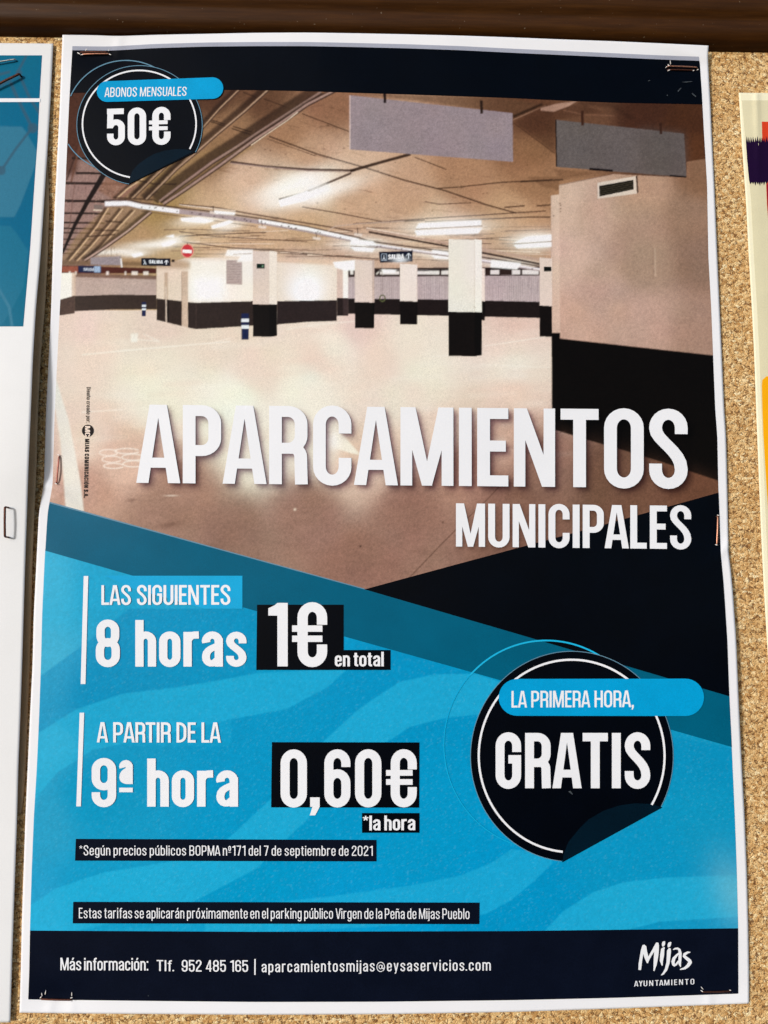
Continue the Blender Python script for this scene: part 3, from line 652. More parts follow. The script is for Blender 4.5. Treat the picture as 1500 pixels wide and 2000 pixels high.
# tube lamp glows on the ceiling
for a in ((575, 362, 80, 20, -18, .95), (640, 372, 70, 16, -18, .7), (545, 395, 40, 14, -15, .5), (880, 443, 80, 16, -2, .8), (710, 478, 50, 14, 4, .8), (1045, 470, 50, 18, -2, .9), (400, 428, 50, 10, -8, .7), (450, 440, 30, 10, -15, .6), (300, 478, 60, 8, -4, .7), (335, 470, 26, 8, -14, .8), (600, 520, 90, 10, 2, .7), (480, 500, 50, 10, 0, .6), (870, 498, 50, 9, 4, .8), (1000, 515, 60, 10, 3, .8), (220, 492, 60, 6, -3, .7), (262, 496, 30, 6, -3, .7)):
    g.glow(*a[:5], (255, 250, 240), a[5])
# left grid of panels
g.poly([(118, 292), (200, 330), (262, 352), (300, 400), (165, 505), (116, 505)], (158, 124, 116), .85, 3)
for _ in range(260):
    x = rs.uniform(118, 235); y = rs.uniform(320, 500); g.line([(x, y), (x + rs.uniform(-3, 1), y + rs.uniform(5, 14))], .9, rs.choice([(120, 88, 80), (190, 158, 148), (104, 72, 64)]), .45, .5)
g.poly([(110, 170), (165, 170), (160, 260), (150, 340), (112, 345)], (86, 48, 32), .85, 5)
for y, x0, x1, w in ((309, 140, 195, 4), (338, 148, 205, 4), (357.5, 120, 254, 4.5), (392, 120, 222, 4.5), (416, 118, 215, 3.2), (434.5, 118, 205, 3), (446, 118, 200, 2.6), (454.5, 118, 190, 2), (467, 118, 180, 2), (478, 118, 175, 1.8), (487, 118, 170, 1.8), (495, 118, 160, 1.8)):
    g.line([(x0, y), (x1, y + (x1 - x0) * .015)], w * 1.15, (44, 26, 22), .95, .5)
g.poly([(215, 335), (262, 352), (305, 372), (300, 398), (225, 392), (190, 372)], (150, 104, 82), .8, 2)
for _ in range(120): x = rs.uniform(180, 250); y = rs.uniform(362, 440); g.glow(x, y, 1.6, 1.2, 0, rs.choice([(96, 56, 40), (190, 150, 130)]), .6)
g.line([(203, 340), (172, 392), (146, 440), (122, 494)], (11, 5), (34, 20, 17), 1, .6)
g.line([(156, 283), (139, 356)], 4, (110, 68, 48), .8, .8); g.line([(148, 300), (130, 352)], 3, (60, 34, 24), .8, .8); g.line([(146, 358), (136, 440), (128, 470)], 2, (120, 84, 74), .7, .8)
g.poly([(183, 400), (203, 401), (200, 409), (184, 408)], (130, 112, 106), 1, .6); g.line([(182, 410), (200, 411)], 2, (236, 214, 190), .9)
# yellow-lit strip between the pipes
g.poly([(262, 352), (378, 300), (420, 290), (500, 285), (350, 375), (250, 440), (165, 508), (118, 508), (150, 460), (210, 402), (240, 388), (270, 362)], (160, 126, 78), .55, 2)
for a in ([(280, 348), (250, 368), (228, 388)], [(310, 335), (285, 360), (257, 388)], [(372, 302), (330, 343), (286, 389)], [(212, 406), (190, 442), (160, 480), (135, 510)], [(240, 408), (214, 440), (178, 482), (150, 510)], [(264, 411), (236, 440), (200, 480), (172, 508)]):
    g.line([(x - 5, y - 1) for x, y in a], 6, (70, 46, 28), .75, 1.1); g.line(a, 2.6, (222, 182, 140), .9, .6)
for a in ([(258, 350), (300, 359), (345, 360)], [(220, 386), (300, 390), (310, 396)], [(205, 432), (240, 434)], [(185, 450), (232, 450)], [(170, 462), (225, 458)]): g.line(a, 3.2, (66, 42, 28), .85, .8)
# pipes under the ceiling
def pipe(pts, w, shadow, c=(168, 138, 128), dark=(52, 32, 22), off=(-9, -4)):
    g.line([(x + off[0], y + off[1]) for x, y in pts], shadow, dark, .80, 1.9)
    g.line(pts, w + 1.5, (74, 50, 40), .9, .6); g.line([(x - .6, y - .8) for x, y in pts], w * .62, c, .95, .6)
pipe([(467, 176), (430, 212), (400, 246), (352, 296), (330, 320), (296, 352), (260, 387)], 3.4, 9, (190, 152, 120), off=(-6, -3))
pipe([(524, 176), (478, 218), (425, 262), (385, 297), (345, 331), (316, 361), (286, 390)], 4.2, 12, (186, 150, 122), off=(-8, -4))
pipe([(628, 180), (546, 233), (510, 256), (470, 283), (414, 318), (350, 365), (312, 394)], 7, 20, (158, 126, 114), off=(-11, -6))
pipe([(660, 174), (600, 205), (548, 241), (500, 272), (429, 324), (360, 372), (319, 399)], 6.5, 5, (172, 138, 126), off=(-4, -3))
g.line([(582, 219), (560, 236), (520, 263), (490, 284)], 1.5, (250, 224, 196), .85, .5)
pipe([(296, 414), (250, 452), (205, 484), (165, 510)], 5, 8, (196, 160, 146), off=(-5, -3))
# conduit and rod of the near lamp
g.line([(450, 316), (520, 325), (600, 331), (694, 333)], 4.5, (78, 54, 48), .95, .6); g.line([(450, 319), (600, 334), (690, 336)], 2, (180, 150, 140), .7, .6)
g.line([(684, 334), (740, 318), (802, 301)], 6, (56, 34, 22), .95, .7)
g.line([(686, 338), (622, 365), (590, 378), (545, 390)], 4.5, (74, 46, 36), .9, .6)
g.poly([(544, 391), (600, 372), (612, 382), (598, 392), (548, 404)], (255, 253, 248), 1, 1); g.poly([(600, 366), (640, 358), (650, 372), (606, 390)], (255, 253, 248), .7, 4)
# blank hanging sign boards
g.poly([(684, 186), (1001, 221), (1002, 316), (684, 292)], (153, 136, 143), 1, .5); g.line([(683.5, 186), (683.5, 292)], 1.6, (220, 196, 196), .8)
g.poly([(1086, 234), (1336, 261), (1341, 346), (1087, 326)], (102, 92, 91), 1, .5); g.poly([(1250, 252), (1336, 261), (1341, 346), (1250, 338)], (92, 82, 79), .6, 8); g.line([(1085.5, 233), (1087, 326)], 2.4, (30, 20, 20), 1)
for x, y0, y1, w, c in ((751, 180, 201, 5.5, (40, 24, 22)), (940, 196, 222, 5.5, (52, 34, 24)), (1137, 216, 245, 5.5, (66, 36, 22)), (1290, 240, 262, 5, (64, 36, 22))): g.line([(x, y0), (x + 1, y1)], w, c, 1, .6)
g.line([(1151, 330), (1197, 333.5)], 4.5, (26, 18, 20), 1); g.line([(1308, 343), (1341, 346)], 3.6, (26, 18, 20), 1)
# floor marks
for p, w in (([(160, 693), (240, 685), (390, 672), (450, 667)], 3), ([(280, 652), (312, 667), (255, 662)], 2), ([(560, 643), (620, 634), (700, 627)], 1.6), ([(600, 636), (650, 645)], 1.2), ([(945, 676), (1000, 668), (1076, 656)], 1.8), ([(840, 697), (876, 694)], 1.6), ([(940, 712), (1076, 718)], 1.2), ([(160, 805), (240, 800)], 2), ([(420, 668), (450, 660)], 1.4)): g.line(p, w, (250, 240, 222), .6, .9)
for q in ([(255, 652), (270, 651), (268, 668), (256, 668)],): g.poly(q, (250, 244, 228), .8, 1.5)
for _ in range(110):
    x = rs.uniform(120, 1070); y = rs.choice([rs.uniform(625, 800), rs.uniform(800, 900)]); l = rs.uniform(30, 130); g.line([(x, y), (x + l, y - l * .06)], rs.uniform(3, 9), rs.choice([(222, 182, 168), (246, 236, 218), (250, 244, 228), (214, 176, 160)]), .16, 4)
for _ in range(60):
    x = rs.uniform(170, 1000); y = rs.uniform(950, 1120); l = rs.uniform(20, 90); g.line([(x, y), (x + l, y - l * .03)], rs.uniform(2, 8), rs.choice([(120, 84, 70), (176, 138, 120), (110, 76, 62)]), .16, 3.5)
g.glow(257, 977, 10, 3, -10, (92, 62, 50), .5); g.glow(330, 1025, 26, 6, -8, (104, 72, 58), .5); g.glow(335, 968, 12, 1.6, 0, (236, 214, 196), .6); g.glow(576, 995, 2.5, 2.5, 0, (236, 214, 190), .8); g.glow(704, 1067, 2.2, 2.2, 0, (56, 34, 28), .9); g.glow(865, 1020, 2, 2, 0, (70, 44, 36), .8)
g.poly([(96, 735), (110, 742), (120, 775), (134, 820), (146, 880), (157, 940), (164, 1000), (128, 992), (124, 935), (118, 860), (108, 800), (96, 780)], (232, 228, 214), .82, 1.2); g.poly([(96, 800), (108, 830), (118, 900), (124, 960), (96, 980)], (216, 170, 156), .5, 3)
for cx, cy, rx, ry in ((212, 884, 18, 6), (248, 881, 24, 5), (218, 897, 19, 6), (260, 893, 22, 6), (222, 910, 20, 5), (262, 906, 22, 6)): g.line(arc(cx, cy, rx, ry, 20, 340, 26), 2.2, (246, 228, 212), .8, .6)
g.poly([(650, 845), (664, 843), (704, 888), (688, 886), (646, 872)], (244, 236, 216), .9, 1.2); g.glow(650, 862, 12, 16, 0, (250, 246, 236), .7)
# near right wall
wallp = [(1076, 382), (1092, 380), (1092, 361), (1197, 340), (1341, 347), (1341, 316), (1390, 308), (1412, 700), (1085, 662), (1076, 652)]
g.field([(1100, 400, (206, 172, 152)), (1100, 500, (202, 168, 152)), (1100, 640, (196, 156, 138)), (1160, 420, (190, 156, 136)), (1250, 370, (178, 142, 118)), (1250, 450, (168, 136, 116)), (1250, 520, (164, 134, 114)), (1370, 340, (136, 98, 72)), (1350, 430, (150, 116, 94)), (1370, 500, (142, 110, 92)), (1380, 650, (166, 130, 112)), (1250, 620, (188, 150, 134)), (1180, 560, (184, 150, 134))], 60, wallp)
g.poly([(1077, 382), (1092, 380), (1094, 660), (1077, 652)], (222, 192, 172), .45, .8); g.line([(1092, 362), (1197, 340)], 1.4, (90, 56, 34), .6)
for _ in range(5): g.glow(rs.uniform(1080, 1095), rs.uniform(396, 425), 1.5, 1.2, 0, (60, 36, 26), .8)
g.line([(1279, 485), (1280, 540)], 2, (220, 190, 168), .45, 1.2); g.line([(1276, 485), (1276, 545)], 2, (120, 92, 76), .35, 1.2)
g.poly([(1167, 357), (1242, 344), (1244, 378), (1167, 388)], (212, 194, 178), 1, .5); g.poly([(1170, 363), (1237, 351), (1238, 370), (1171, 384)], (30, 26, 18), 1, .4)
for k in range(4): g.line([(1172, 367.5 + 4 * k), (1236, 355.5 + 4 * k)], 1, (92, 80, 62), .7, .4)
g.poly([(1242, 344), (1245, 342), (1247, 376), (1244, 378)], (70, 48, 36), 1, .5)
# black dado of the near wall
g.poly([(1077, 650), (1094, 650), (1094, 661), (1412, 696), (1412, 942), (1310, 908), (1240, 886), (1150, 860), (1078, 838)], (13, 8, 6), 1, .6)
# ---- far end of the garage
def dado(p, c=(46, 34, 31)): g.poly(p, c, 1, .5)
g.poly([(146, 536), (306, 540), (306, 582), (146, 582)], (190, 164, 154), 1, .6); g.poly([(146, 534), (306, 538), (306, 546), (146, 541)], (122, 88, 70), .9, 1)
g.poly([(112, 518), (306, 524), (306, 534), (112, 534)], (86, 34, 22), 1, .8); g.poly([(112, 520), (152, 520), (152, 532), (112, 532)], (160, 84, 60), .9, 1)
for x, w in ((136, 4), (148, 3), (210, 5), (245, 3), (263, 12), (285, 10)): g.poly([(x - w / 2, 530), (x + w / 2, 530), (x + w / 2, 537), (x - w / 2, 537)], (246, 232, 222), .8, .8)
g.poly([(112, 508), (306, 512), (306, 520), (112, 518)], (120, 92, 62), .8, 2)
g.poly([(112, 533), (145, 533), (146, 578), (112, 587)], (248, 240, 226), 1, .6); g.poly([(140, 533), (148, 533), (148, 580), (140, 580)], (214, 180, 158), .8, .8)
dado([(112, 587), (146, 577), (146, 612), (112, 617)], (84, 62, 54)); dado([(146, 578), (220, 575.5), (306, 576), (306, 604), (220, 604.5), (146, 608)], (60, 44, 37))
g.poly([(177, 503), (236, 500), (238, 518), (177, 517)], (154, 142, 148), .95, .8); g.line([(236, 505), (238, 522)], 3, (240, 236, 230), .9)
g.poly([(153, 519), (197, 520), (197, 533), (153, 532)], (14, 30, 74), 1, .6); g.poly([(184, 520), (196, 520), (196, 532), (184, 532)], (170, 200, 236), .8, 1)
g.poly(text('SALIDA', 163, 184, 528.5, 529, 5.5, W=.2), (200, 210, 230), .9, .4, True)
# block of stair walls
g.poly([(306, 520), (362, 504), (500, 502), (500, 592), (367, 592), (306, 586)], (228, 204, 184), 1, .6)
g.poly([(368, 508), (498, 506), (498, 590), (368, 590)], (246, 238, 224), .9, 4); g.poly([(378, 540), (440, 540), (440, 588), (378, 588)], (255, 252, 246), .9, 8)
g.poly([(306, 508), (345, 506), (372, 512), (372, 524), (306, 524)], (176, 140, 104), .7, 3)
g.poly([(355, 530), (367, 530), (367, 640), (355, 636)], (204, 174, 152), .95, .6); g.line([(355, 530), (355, 636)], 1.2, (130, 96, 80), .8); g.poly([(321, 532), (328, 532), (328, 586), (321, 586)], (196, 166, 142), .9, .8)
dado([(306, 583), (355, 588), (355, 637), (306, 625)], (52, 38, 33)); g.line([(324, 560), (325, 630)], 2.4, (216, 192, 176), .95, .5); g.poly([(326, 585), (330, 585), (330, 628), (326, 627)], (20, 12, 12), .8, .6)
dado([(367, 590), (383, 591), (500, 588), (500, 636), (383, 643), (367, 640)], (50, 37, 34)); g.line([(383, 590), (383, 642)], 1, (90, 70, 62), .6)
g.poly([(442, 508), (473, 508), (473, 556), (442, 555)], (186, 166, 162), 1, .6)
for k in range(9): g.line([(443, 511 + 5 * k), (472, 511 + 5 * k)], 1.2, (150, 126, 124), .8, .4)
g.poly([(444, 488), (494, 488), (494, 510), (462, 512), (470, 500), (440, 500)], (255, 250, 240), .95, 1.2); g.line([(455, 497), (492, 495)], 1.4, (120, 90, 80), .8)
# back wall beyond the pillars
g.poly([(541, 512), (660, 512), (660, 590), (541, 590)], (232, 214, 196), 1, .8); g.glow(600, 560, 34, 34, 0, (255, 255, 252), 1); g.glow(598, 575, 22, 22, 0, (255, 255, 255), .9)
g.poly([(541, 504), (690, 508), (690, 520), (541, 512)], (226, 190, 164), .9, 2)
g.poly([(658, 520), (682, 522), (682, 585), (658, 585)], (216, 186, 174), 1, .6); g.poly([(670, 524), (680, 524), (680, 583), (670, 583)], (250, 242, 232), 1, .8)
g.poly([(680, 526), (1078, 524), (1078, 596), (680, 590)], (196, 176, 178), 1, .5)
for k in range(110):
    x = 682 + k * 3.6; g.line([(x, 540), (x, 592)], 1.3, (156, 134, 138), .75, .4)
g.poly([(680, 524), (1078, 521), (1078, 537), (680, 540)], (58, 40, 36), 1, .6)
for x0, x1 in ((684, 690), (742, 780), (812, 858), (862, 876), (958, 975), (1000, 1016), (1020, 1052)): g.poly([(x0, 527), (x1, 527), (x1, 536), (x0, 536)], (234, 224, 220), .95, .7)
g.line([(735, 536), (742, 528), (750, 536)], 3, (220, 214, 206), .9, .7); g.line([(690, 530), (1078, 524)], 3, (38, 24, 24), .9, .7); g.line([(680, 540.5), (1078, 537.5)], 1.6, (60, 40, 38), .9, .5)
dado([(541, 588), (658, 586), (658, 627), (600, 629), (541, 634)], (46, 34, 34)); dado([(658, 582), (680, 582), (680, 617), (658, 617)], (42, 30, 29)); g.poly([(670, 583), (680, 583), (680, 617), (670, 617)], (66, 50, 50), .9, .5)
dado([(680, 583), (870, 585), (1078, 590), (1078, 622), (1000, 620), (870, 617), (680, 613)], (34, 24, 23))
g.line([(746, 505), (746, 575)], .9, (150, 130, 126), .7, .4)
# lamps and tray
tray = [(205, 398), (250, 397), (275, 403), (350, 413), (420, 421), (510, 434), (600, 450), (700, 471), (720, 478), (870, 498), (1055, 527)]
g.line([(x, y - 7) for x, y in tray], 3.4, (70, 44, 34), .85, .7); g.line(tray, (11, 6), (172, 152, 154), 1, .7); g.line(tray[:4], 8, (246, 242, 244), .95, .7); g.line([(505, 431), (600, 447), (700, 469)], 6, (252, 250, 250), .95, .7); g.line([(735, 478), (870, 497), (1055, 526)], 3.4, (244, 234, 236), .9, .6)
g.line([(275, 412), (350, 422), (500, 442)], 1.6, (90, 66, 60), .7, .6); g.line([(350, 399), (420, 405), (480, 416), (600, 436), (660, 446), (690, 452)], 3, (76, 48, 36), .85, .7); g.line([(350, 400), (460, 412)], 1.6, (250, 226, 206), .8, .5)
for _ in range(45):
    i = rs.randrange(2, len(tray) - 1); t_ = rs.random(); x = tray[i][0] + (tray[i + 1 if i + 1 < len(tray) else i][0] - tray[i][0]) * t_; y = tray[i][1] + (tray[i + 1 if i + 1 < len(tray) else i][1] - tray[i][1]) * t_
    g.glow(x, y + rs.uniform(-2, 2), 1.6, 1.5, 0, (70, 48, 50), .8)
g.line([(715, 447), (840, 469), (960, 490), (1056, 508)], 5, (196, 160, 142), .95, .6); g.line([(720, 453), (840, 475), (960, 497), (1056, 516)], 4, (48, 28, 26), .95, .6); g.line([(716, 445), (830, 465)], 1.5, (252, 226, 206), .9, .5)
g.line([(640, 452), (654, 442), (700, 437), (790, 432)], 2.4, (200, 168, 150), .9, .5)
for a, b in ((410, 412), (505, 440), (611, 462), (692, 455)): g.poly([(a, b), (a + 16, b + 2), (a + 14, b + 7), (a, b + 5)], (232, 212, 200), .9, .8); g.line([(a + 6, b - 10), (a + 7, b + 2)], 1.4, (50, 30, 26), .8)
for q in ([(818, 436), (940, 430), (940, 440), (812, 446)], [(810, 450), (942, 445), (934, 456), (814, 460)], [(686, 467), (728, 471), (738, 480), (684, 478)], [(684, 482), (732, 484), (728, 492), (694, 490)], [(1030, 462), (1077, 458), (1077, 470), (1002, 475)], [(1003, 478), (1077, 473), (1077, 482), (1010, 485)], [(844, 488), (876, 492), (876, 498), (844, 494)], [(842, 498), (876, 502), (876, 506), (850, 505)], [(960, 508), (1018, 514), (1010, 526), (958, 522)], [(412, 441), (448, 430), (457, 433), (440, 441), (415, 447)], [(418, 411), (460, 415), (458, 420), (420, 417)], [(352, 426), (388, 424), (420, 431), (400, 436), (355, 432)], [(314, 476), (336, 469), (346, 472), (332, 480), (318, 482)], [(322, 462), (340, 458), (340, 464)], [(256, 497), (276, 493), (281, 498), (262, 503)], [(650, 512), (694, 508), (694, 528), (672, 528), (655, 522)], [(745, 526), (775, 527), (770, 533), (748, 533)]):
    g.poly(q, (255, 254, 250), 1, 1.1)
for q in ([(812, 448), (942, 441)], [(684, 480.5), (738, 484)], [(1003, 476.5), (1077, 471.5)], [(844, 496), (876, 500)]): g.line(q, 1.5, (120, 92, 92), .8, .5)
# pillars
def pillar(x0, x1, xe, yt, ys_, yb, c, ce, tw=2):
    g.poly([(x0, yt), (x1, yt + 2), (x1, ys_ + 1), (x0, ys_)], c, 1, .45); g.poly([(xe, yt), (x1, yt + 2), (x1, ys_ + 1), (xe, ys_)], ce, 1, .5)
    g.poly([(x0, ys_), (x1, ys_ + 1), (x1, yb - tw), (xe, yb), (x0, yb - .5)], (21, 14, 12), 1, .45); g.poly([(xe, ys_), (x1, ys_ + 1), (x1, yb - tw), (xe, yb)], (12, 8, 7), .8, .5)
pillar(1054, 1078, 1077, 503, 597, 658, (226, 202, 190), (226, 202, 190)); pillar(940, 947, 946, 523, 588, 626, (240, 220, 206), (220, 200, 190)); pillar(781, 815, 813, 515, 588, 634, (236, 220, 208), (226, 206, 196), 1)
pillar(693, 731, 728, 507, 590, 641.5, (226, 202, 192), (206, 180, 170), 1); pillar(876, 941, 927, 467, 609, 696, (234, 226, 212), (242, 236, 222)); pillar(494, 541, 526, 490, 594, 658, (222, 200, 188), (238, 222, 206))
g.line([(927, 470), (927, 608)], 1, (196, 180, 166), .8, .4); g.line([(728, 508), (728, 590)], 1.2, (170, 140, 130), .8, .4); g.line([(924, 598), (930, 602)], 1.6, (160, 140, 130), .7)
g.poly([(501, 515), (517, 515), (517, 524.5), (501, 524.5)], (14, 42, 34), 1, .4); g.poly([(1062, 521), (1077, 521), (1077, 530), (1062, 530)], (20, 24, 20), 1, .4); g.glow(513, 520, 1.4, 2, 0, (150, 200, 160), .8)
g.line(arc(747, 582.5, 5.2, 6.2, 0, 360, 20), 2.6, (88, 92, 56), .95, .5)
# exit signs
g.poly([(276, 504), (333, 504.5), (333, 520), (276, 519)], (8, 16, 38), 1, .5); g.poly(text('SALIDA', 291, 318, 514.3, 514.8, 6.2, W=.19), (236, 240, 246), 1, .35, True)
g.line([(281, 507.5), (283, 512), (280.5, 517)], 1.5, (220, 228, 240), .9, .4); g.line([(283, 511), (285.5, 517)], 1.3, (220, 228, 240), .9, .4); g.line([(325, 517), (325, 508.5)], 1.6, (236, 240, 246), 1, .4); g.line([(321.5, 512.5), (325, 508), (328.5, 512.5)], 1.4, (236, 240, 246), 1, .4)
g.poly([(335, 507), (341, 507), (341, 512), (335, 512)], (40, 26, 24), 1, .6)
g.poly([(740, 492), (806, 490), (806, 511), (742, 513)], (10, 20, 46), 1, .5); g.glow(782, 508, 15, 5, -3, (236, 240, 248), .85); g.poly(text('SALIDA', 758, 789, 506.5, 505.5, 9.2, W=.19), (250, 252, 255), 1, .35, True)
g.line([(745, 496), (755, 496), (755, 509), (745, 509), (745, 496)], .9, (190, 205, 225), .9, .3); g.line([(750, 498), (750, 503), (747.5, 508)], 1.4, (225, 232, 244), .9, .3); g.line([(750, 503), (752.5, 508)], 1.3, (225, 232, 244), .9, .3); g.line([(798, 505), (798, 495)], 1.6, (225, 232, 244), .9, .4); g.line([(793.5, 500), (798, 494.5), (802.5, 500)], 1.4, (225, 232, 244), .9, .4)
# no-entry sign
g.poly(arc(366, 490, 12.6, 14, 0, 360, 26), (240, 150, 130), 1, .6); g.poly(arc(366, 490, 10.8, 12.3, 0, 360, 26), (206, 26, 44), 1, .4); g.poly([(356.5, 487.5), (374.5, 488.5), (374.5, 494.5), (356.5, 493.5)], (255, 244, 236), 1, .4); g.line([(366, 474), (366, 478)], 2, (90, 40, 30), .8)
# bollards
def boll(x, w, y0, y1, n=2):
    g.poly([(x - w / 2, y0), (x + w / 2, y0), (x + w / 2, y1), (x - w / 2, y1)], (16, 32, 78), 1, .5)
    for f in (.20, .45): g.poly([(x - w / 2, y0 + (y1 - y0) * f), (x + w / 2, y0 + (y1 - y0) * f), (x + w / 2, y0 + (y1 - y0) * (f + .13)), (x - w / 2, y0 + (y1 - y0) * (f + .13))], (226, 232, 238), 1, .5)
boll(281, 8, 590, 618); boll(479, 14.5, 612, 663.5)
g.line([(985, 940), (955, 972), (905, 1020), (860, 1065), (800, 1128)], 1.6, (86, 56, 44), .8, .5); g.line([(1025, 905), (1005, 925)], 1.6, (86, 56, 44), .7, .5); g.line([(1040, 880), (1075, 850), (1105, 842)], 1.4, (96, 66, 54), .6, .6)
for _ in range(14): g.line([(rs.uniform(990, 1060), rs.uniform(850, 920)), (rs.uniform(1020, 1100), rs.uniform(850, 900))], 1, (120, 86, 74), .3, .8)
g.poly([(1080, 838), (1150, 860), (1240, 886), (1310, 908), (1402, 938), (1402, 962), (1000, 1072), (1000, 960)], (110, 74, 54), .25, 14)
# printed drop shadows of the headings
g.mult(T_head, (.40, .33, .42), 6.5, True, (9, 9)); g.mult(T_head, (.58, .50, .58), 3, True, (5, 5)); g.mult(T_sub, (.55, .50, .52), 4, True, (3, 5))
cz = np.clip((600 - g.Y) / 40, 0, 1)[..., None] * np.clip((1085 - g.X) / 10, 0, 1)[..., None]; lum = g.a.mean(2, keepdims=True); g.a *= 1 - .10 * cz * np.clip((.75 - lum) / .2, 0, 1)
lum = g.a.mean(2, keepdims=True); g.a = lum + (g.a - lum) * .84            # toner mix of this printer is a little flat in colour
t_ = np.clip(g.a, 0, 1) ** .4545; t_ = t_ + .10 * (t_ - .5) * (1 - (2 * t_ - 1) ** 2); g.a = t_ ** 2.2
# print grain, fine diagonal streaks
n1 = vnoise((g.h, g.w), 1.7, 1); n2 = vnoise((g.h, g.w), 3.4, 2); n3 = vnoise((g.h, g.w), 24, 3)
lum = g.a.mean(2, keepdims=True)
g.a *= (1 + (.30 * (n1 - .5) + .20 * (n2 - .5) + .10 * (n3 - .5))[..., None] * (1.15 - .95 * np.clip(lum / .75, 0, 1)))
rgbn = np.stack([vnoise((g.h, g.w), 40, 5 + k) for k in range(3)], -1) - .5; g.a *= np.array([.965, 1.0, 1.005]); g.a *= 1 + .05 * rgbn * np.array([1, .6, 1]); g.a = np.clip(g.a, 0, .93); hi = np.clip((g.a.mean(2, keepdims=True) - .55) / .4, 0, 1); g.a *= 1 - .10 * hi; g.a[..., 2:] *= 1 + .05 * hi
PHOTO = attr_ink('printed photograph toner')
ph = toned('printed_photograph', g, lambda y: IL(y) + 0.0, lambda y: IR(y), lambda x: HB(np.clip(x, 130, 1380)) - .5, lambda x: np.full_like(np.asarray(x, float), 1160.0), 1.65, 1, PHOTO, None)
under(ph, poster); ph['label'] = 'printed photograph of an empty underground garage'

# ---- blue panel with waves
b_ = Print(40, 960, 1455, 1830)
b_.field([(90, 1150, (52, 176, 224)), (80, 1300, (66, 178, 224)), (75, 1450, (60, 174, 222)), (70, 1600, (48, 168, 216)), (64, 1780, (44, 168, 222)), (200, 1150, (20, 160, 212)), (200, 1350, (8, 152, 206)), (180, 1550, (10, 156, 208)), (180, 1750, (16, 160, 214)), (400, 1250, (0, 154, 208)), (500, 1450, (0, 152, 210)), (500, 1650, (0, 154, 212)), (800, 1350, (0, 150, 210)), (800, 1600, (2, 154, 214)), (1000, 1750, (2, 154, 218)), (1250, 1700, (14, 158, 214)), (1400, 1600, (20, 158, 208)), (1400, 1790, (26, 160, 214)), (700, 1790, (4, 156, 220)), (1400, 1470, (14, 150, 204))], 90)  # paler points along the left paint the sun's sheen into the blue
DK, LT = (0, 140, 198), (36, 178, 230)
waves = [([(40, 1340), (82, 1318), (165, 1258), (250, 1190), (300, 1140), (560, 1140), (560, 1230), (500, 1315), (450, 1325), (350, 1342), (240, 1355), (150, 1385), (75, 1432), (40, 1450)], DK, .45),
 ([(40, 1452), (75, 1432), (150, 1385), (240, 1355), (350, 1342), (450, 1325), (500, 1315), (640, 1308), (680, 1305), (640, 1342), (560, 1385), (450, 1405), (300, 1440), (180, 1465), (110, 1510), (70, 1560), (40, 1600)], LT, .42),
 ([(40, 1600), (70, 1560), (110, 1510), (180, 1465), (300, 1440), (450, 1405), (560, 1385), (640, 1342), (690, 1300), (720, 1250), (930, 1318), (850, 1317), (780, 1332), (700, 1385), (633, 1447), (530, 1560), (447, 1637), (400, 1670), (320, 1685), (200, 1705), (110, 1735), (60, 1768), (40, 1780)], DK, .22),
 ([(40, 1780), (60, 1768), (110, 1735), (200, 1705), (320, 1685), (400, 1670), (447, 1637), (530, 1560), (633, 1447), (700, 1385), (780, 1332), (850, 1317), (930, 1316), (1000, 1340), (940, 1398), (930, 1396), (870, 1402), (800, 1420), (755, 1450), (690, 1500), (600, 1600), (500, 1697), (380, 1760), (150, 1818), (40, 1830)], LT, .46),
 ([(380, 1760), (500, 1697), (600, 1600), (690, 1500), (755, 1450), (800, 1420), (870, 1402), (930, 1396), (930, 1600), (1010, 1660), (960, 1685), (900, 1710), (800, 1730), (650, 1750), (540, 1763), (400, 1800), (150, 1822)], DK, .16),
 ([(400, 1795), (540, 1763), (650, 1750), (800, 1730), (900, 1710), (960, 1685), (1000, 1658), (1080, 1672), (1077, 1688), (1042, 1722), (1000, 1757), (950, 1785), (880, 1800), (700, 1812), (400, 1825)], LT, .38),
 ([(880, 1800), (950, 1785), (1000, 1757), (1042, 1722), (1077, 1688), (1130, 1670), (1300, 1575), (1316, 1440), (1470, 1470), (1470, 1708), (1440, 1709.5), (1300, 1714), (1220, 1723), (1160, 1742), (1100, 1780), (1058, 1822), (860, 1822)], DK, .34),
 ([(1058, 1824), (1100, 1780), (1160, 1742), (1220, 1723), (1300, 1714), (1440, 1709.5), (1470, 1709), (1470, 1790), (1440, 1791), (1290, 1800), (1222, 1818), (1200, 1830)], LT, .46),
 ([(1200, 1830), (1222, 1816), (1290, 1800), (1440, 1791), (1470, 1790), (1470, 1830)], DK, .3)]
for p, c, al in waves: b_.poly(p, c, min(.62, al * 1.3), .8)
b_.glow(1435, 1745, 70, 40, 70, (110, 186, 214), .55); b_.glow(170, 1160, 40, 120, 30, (40, 178, 228), .25)
b_.poly([(165, 1124), (473, 1124), (473, 1189), (165, 1189)], (26, 166, 218), .9, .6); b_.poly([(100, 1402), (452, 1402), (452, 1457), (160, 1457)], (20, 166, 220), .35, .8)
n1 = vnoise((b_.h, b_.w), 2.2, 31); n2 = vnoise((b_.h, b_.w), 5, 32); b_.a *= .95 * (1 + (.13 * (n1 - .5) + .10 * (n2 - .5))[..., None])
sp_ = np.clip((vnoise((b_.h, b_.w), 2.0, 33) - .80) * 5, 0, 1)[..., None] * .16; b_.a = b_.a * (1 - sp_) + np.array([.2, .6, .8]) * sp_; b_.a = np.clip(b_.a * np.array([.95, .97, .90]), 0, .9)
BLUEP = attr_ink('wavy blue toner', .07)
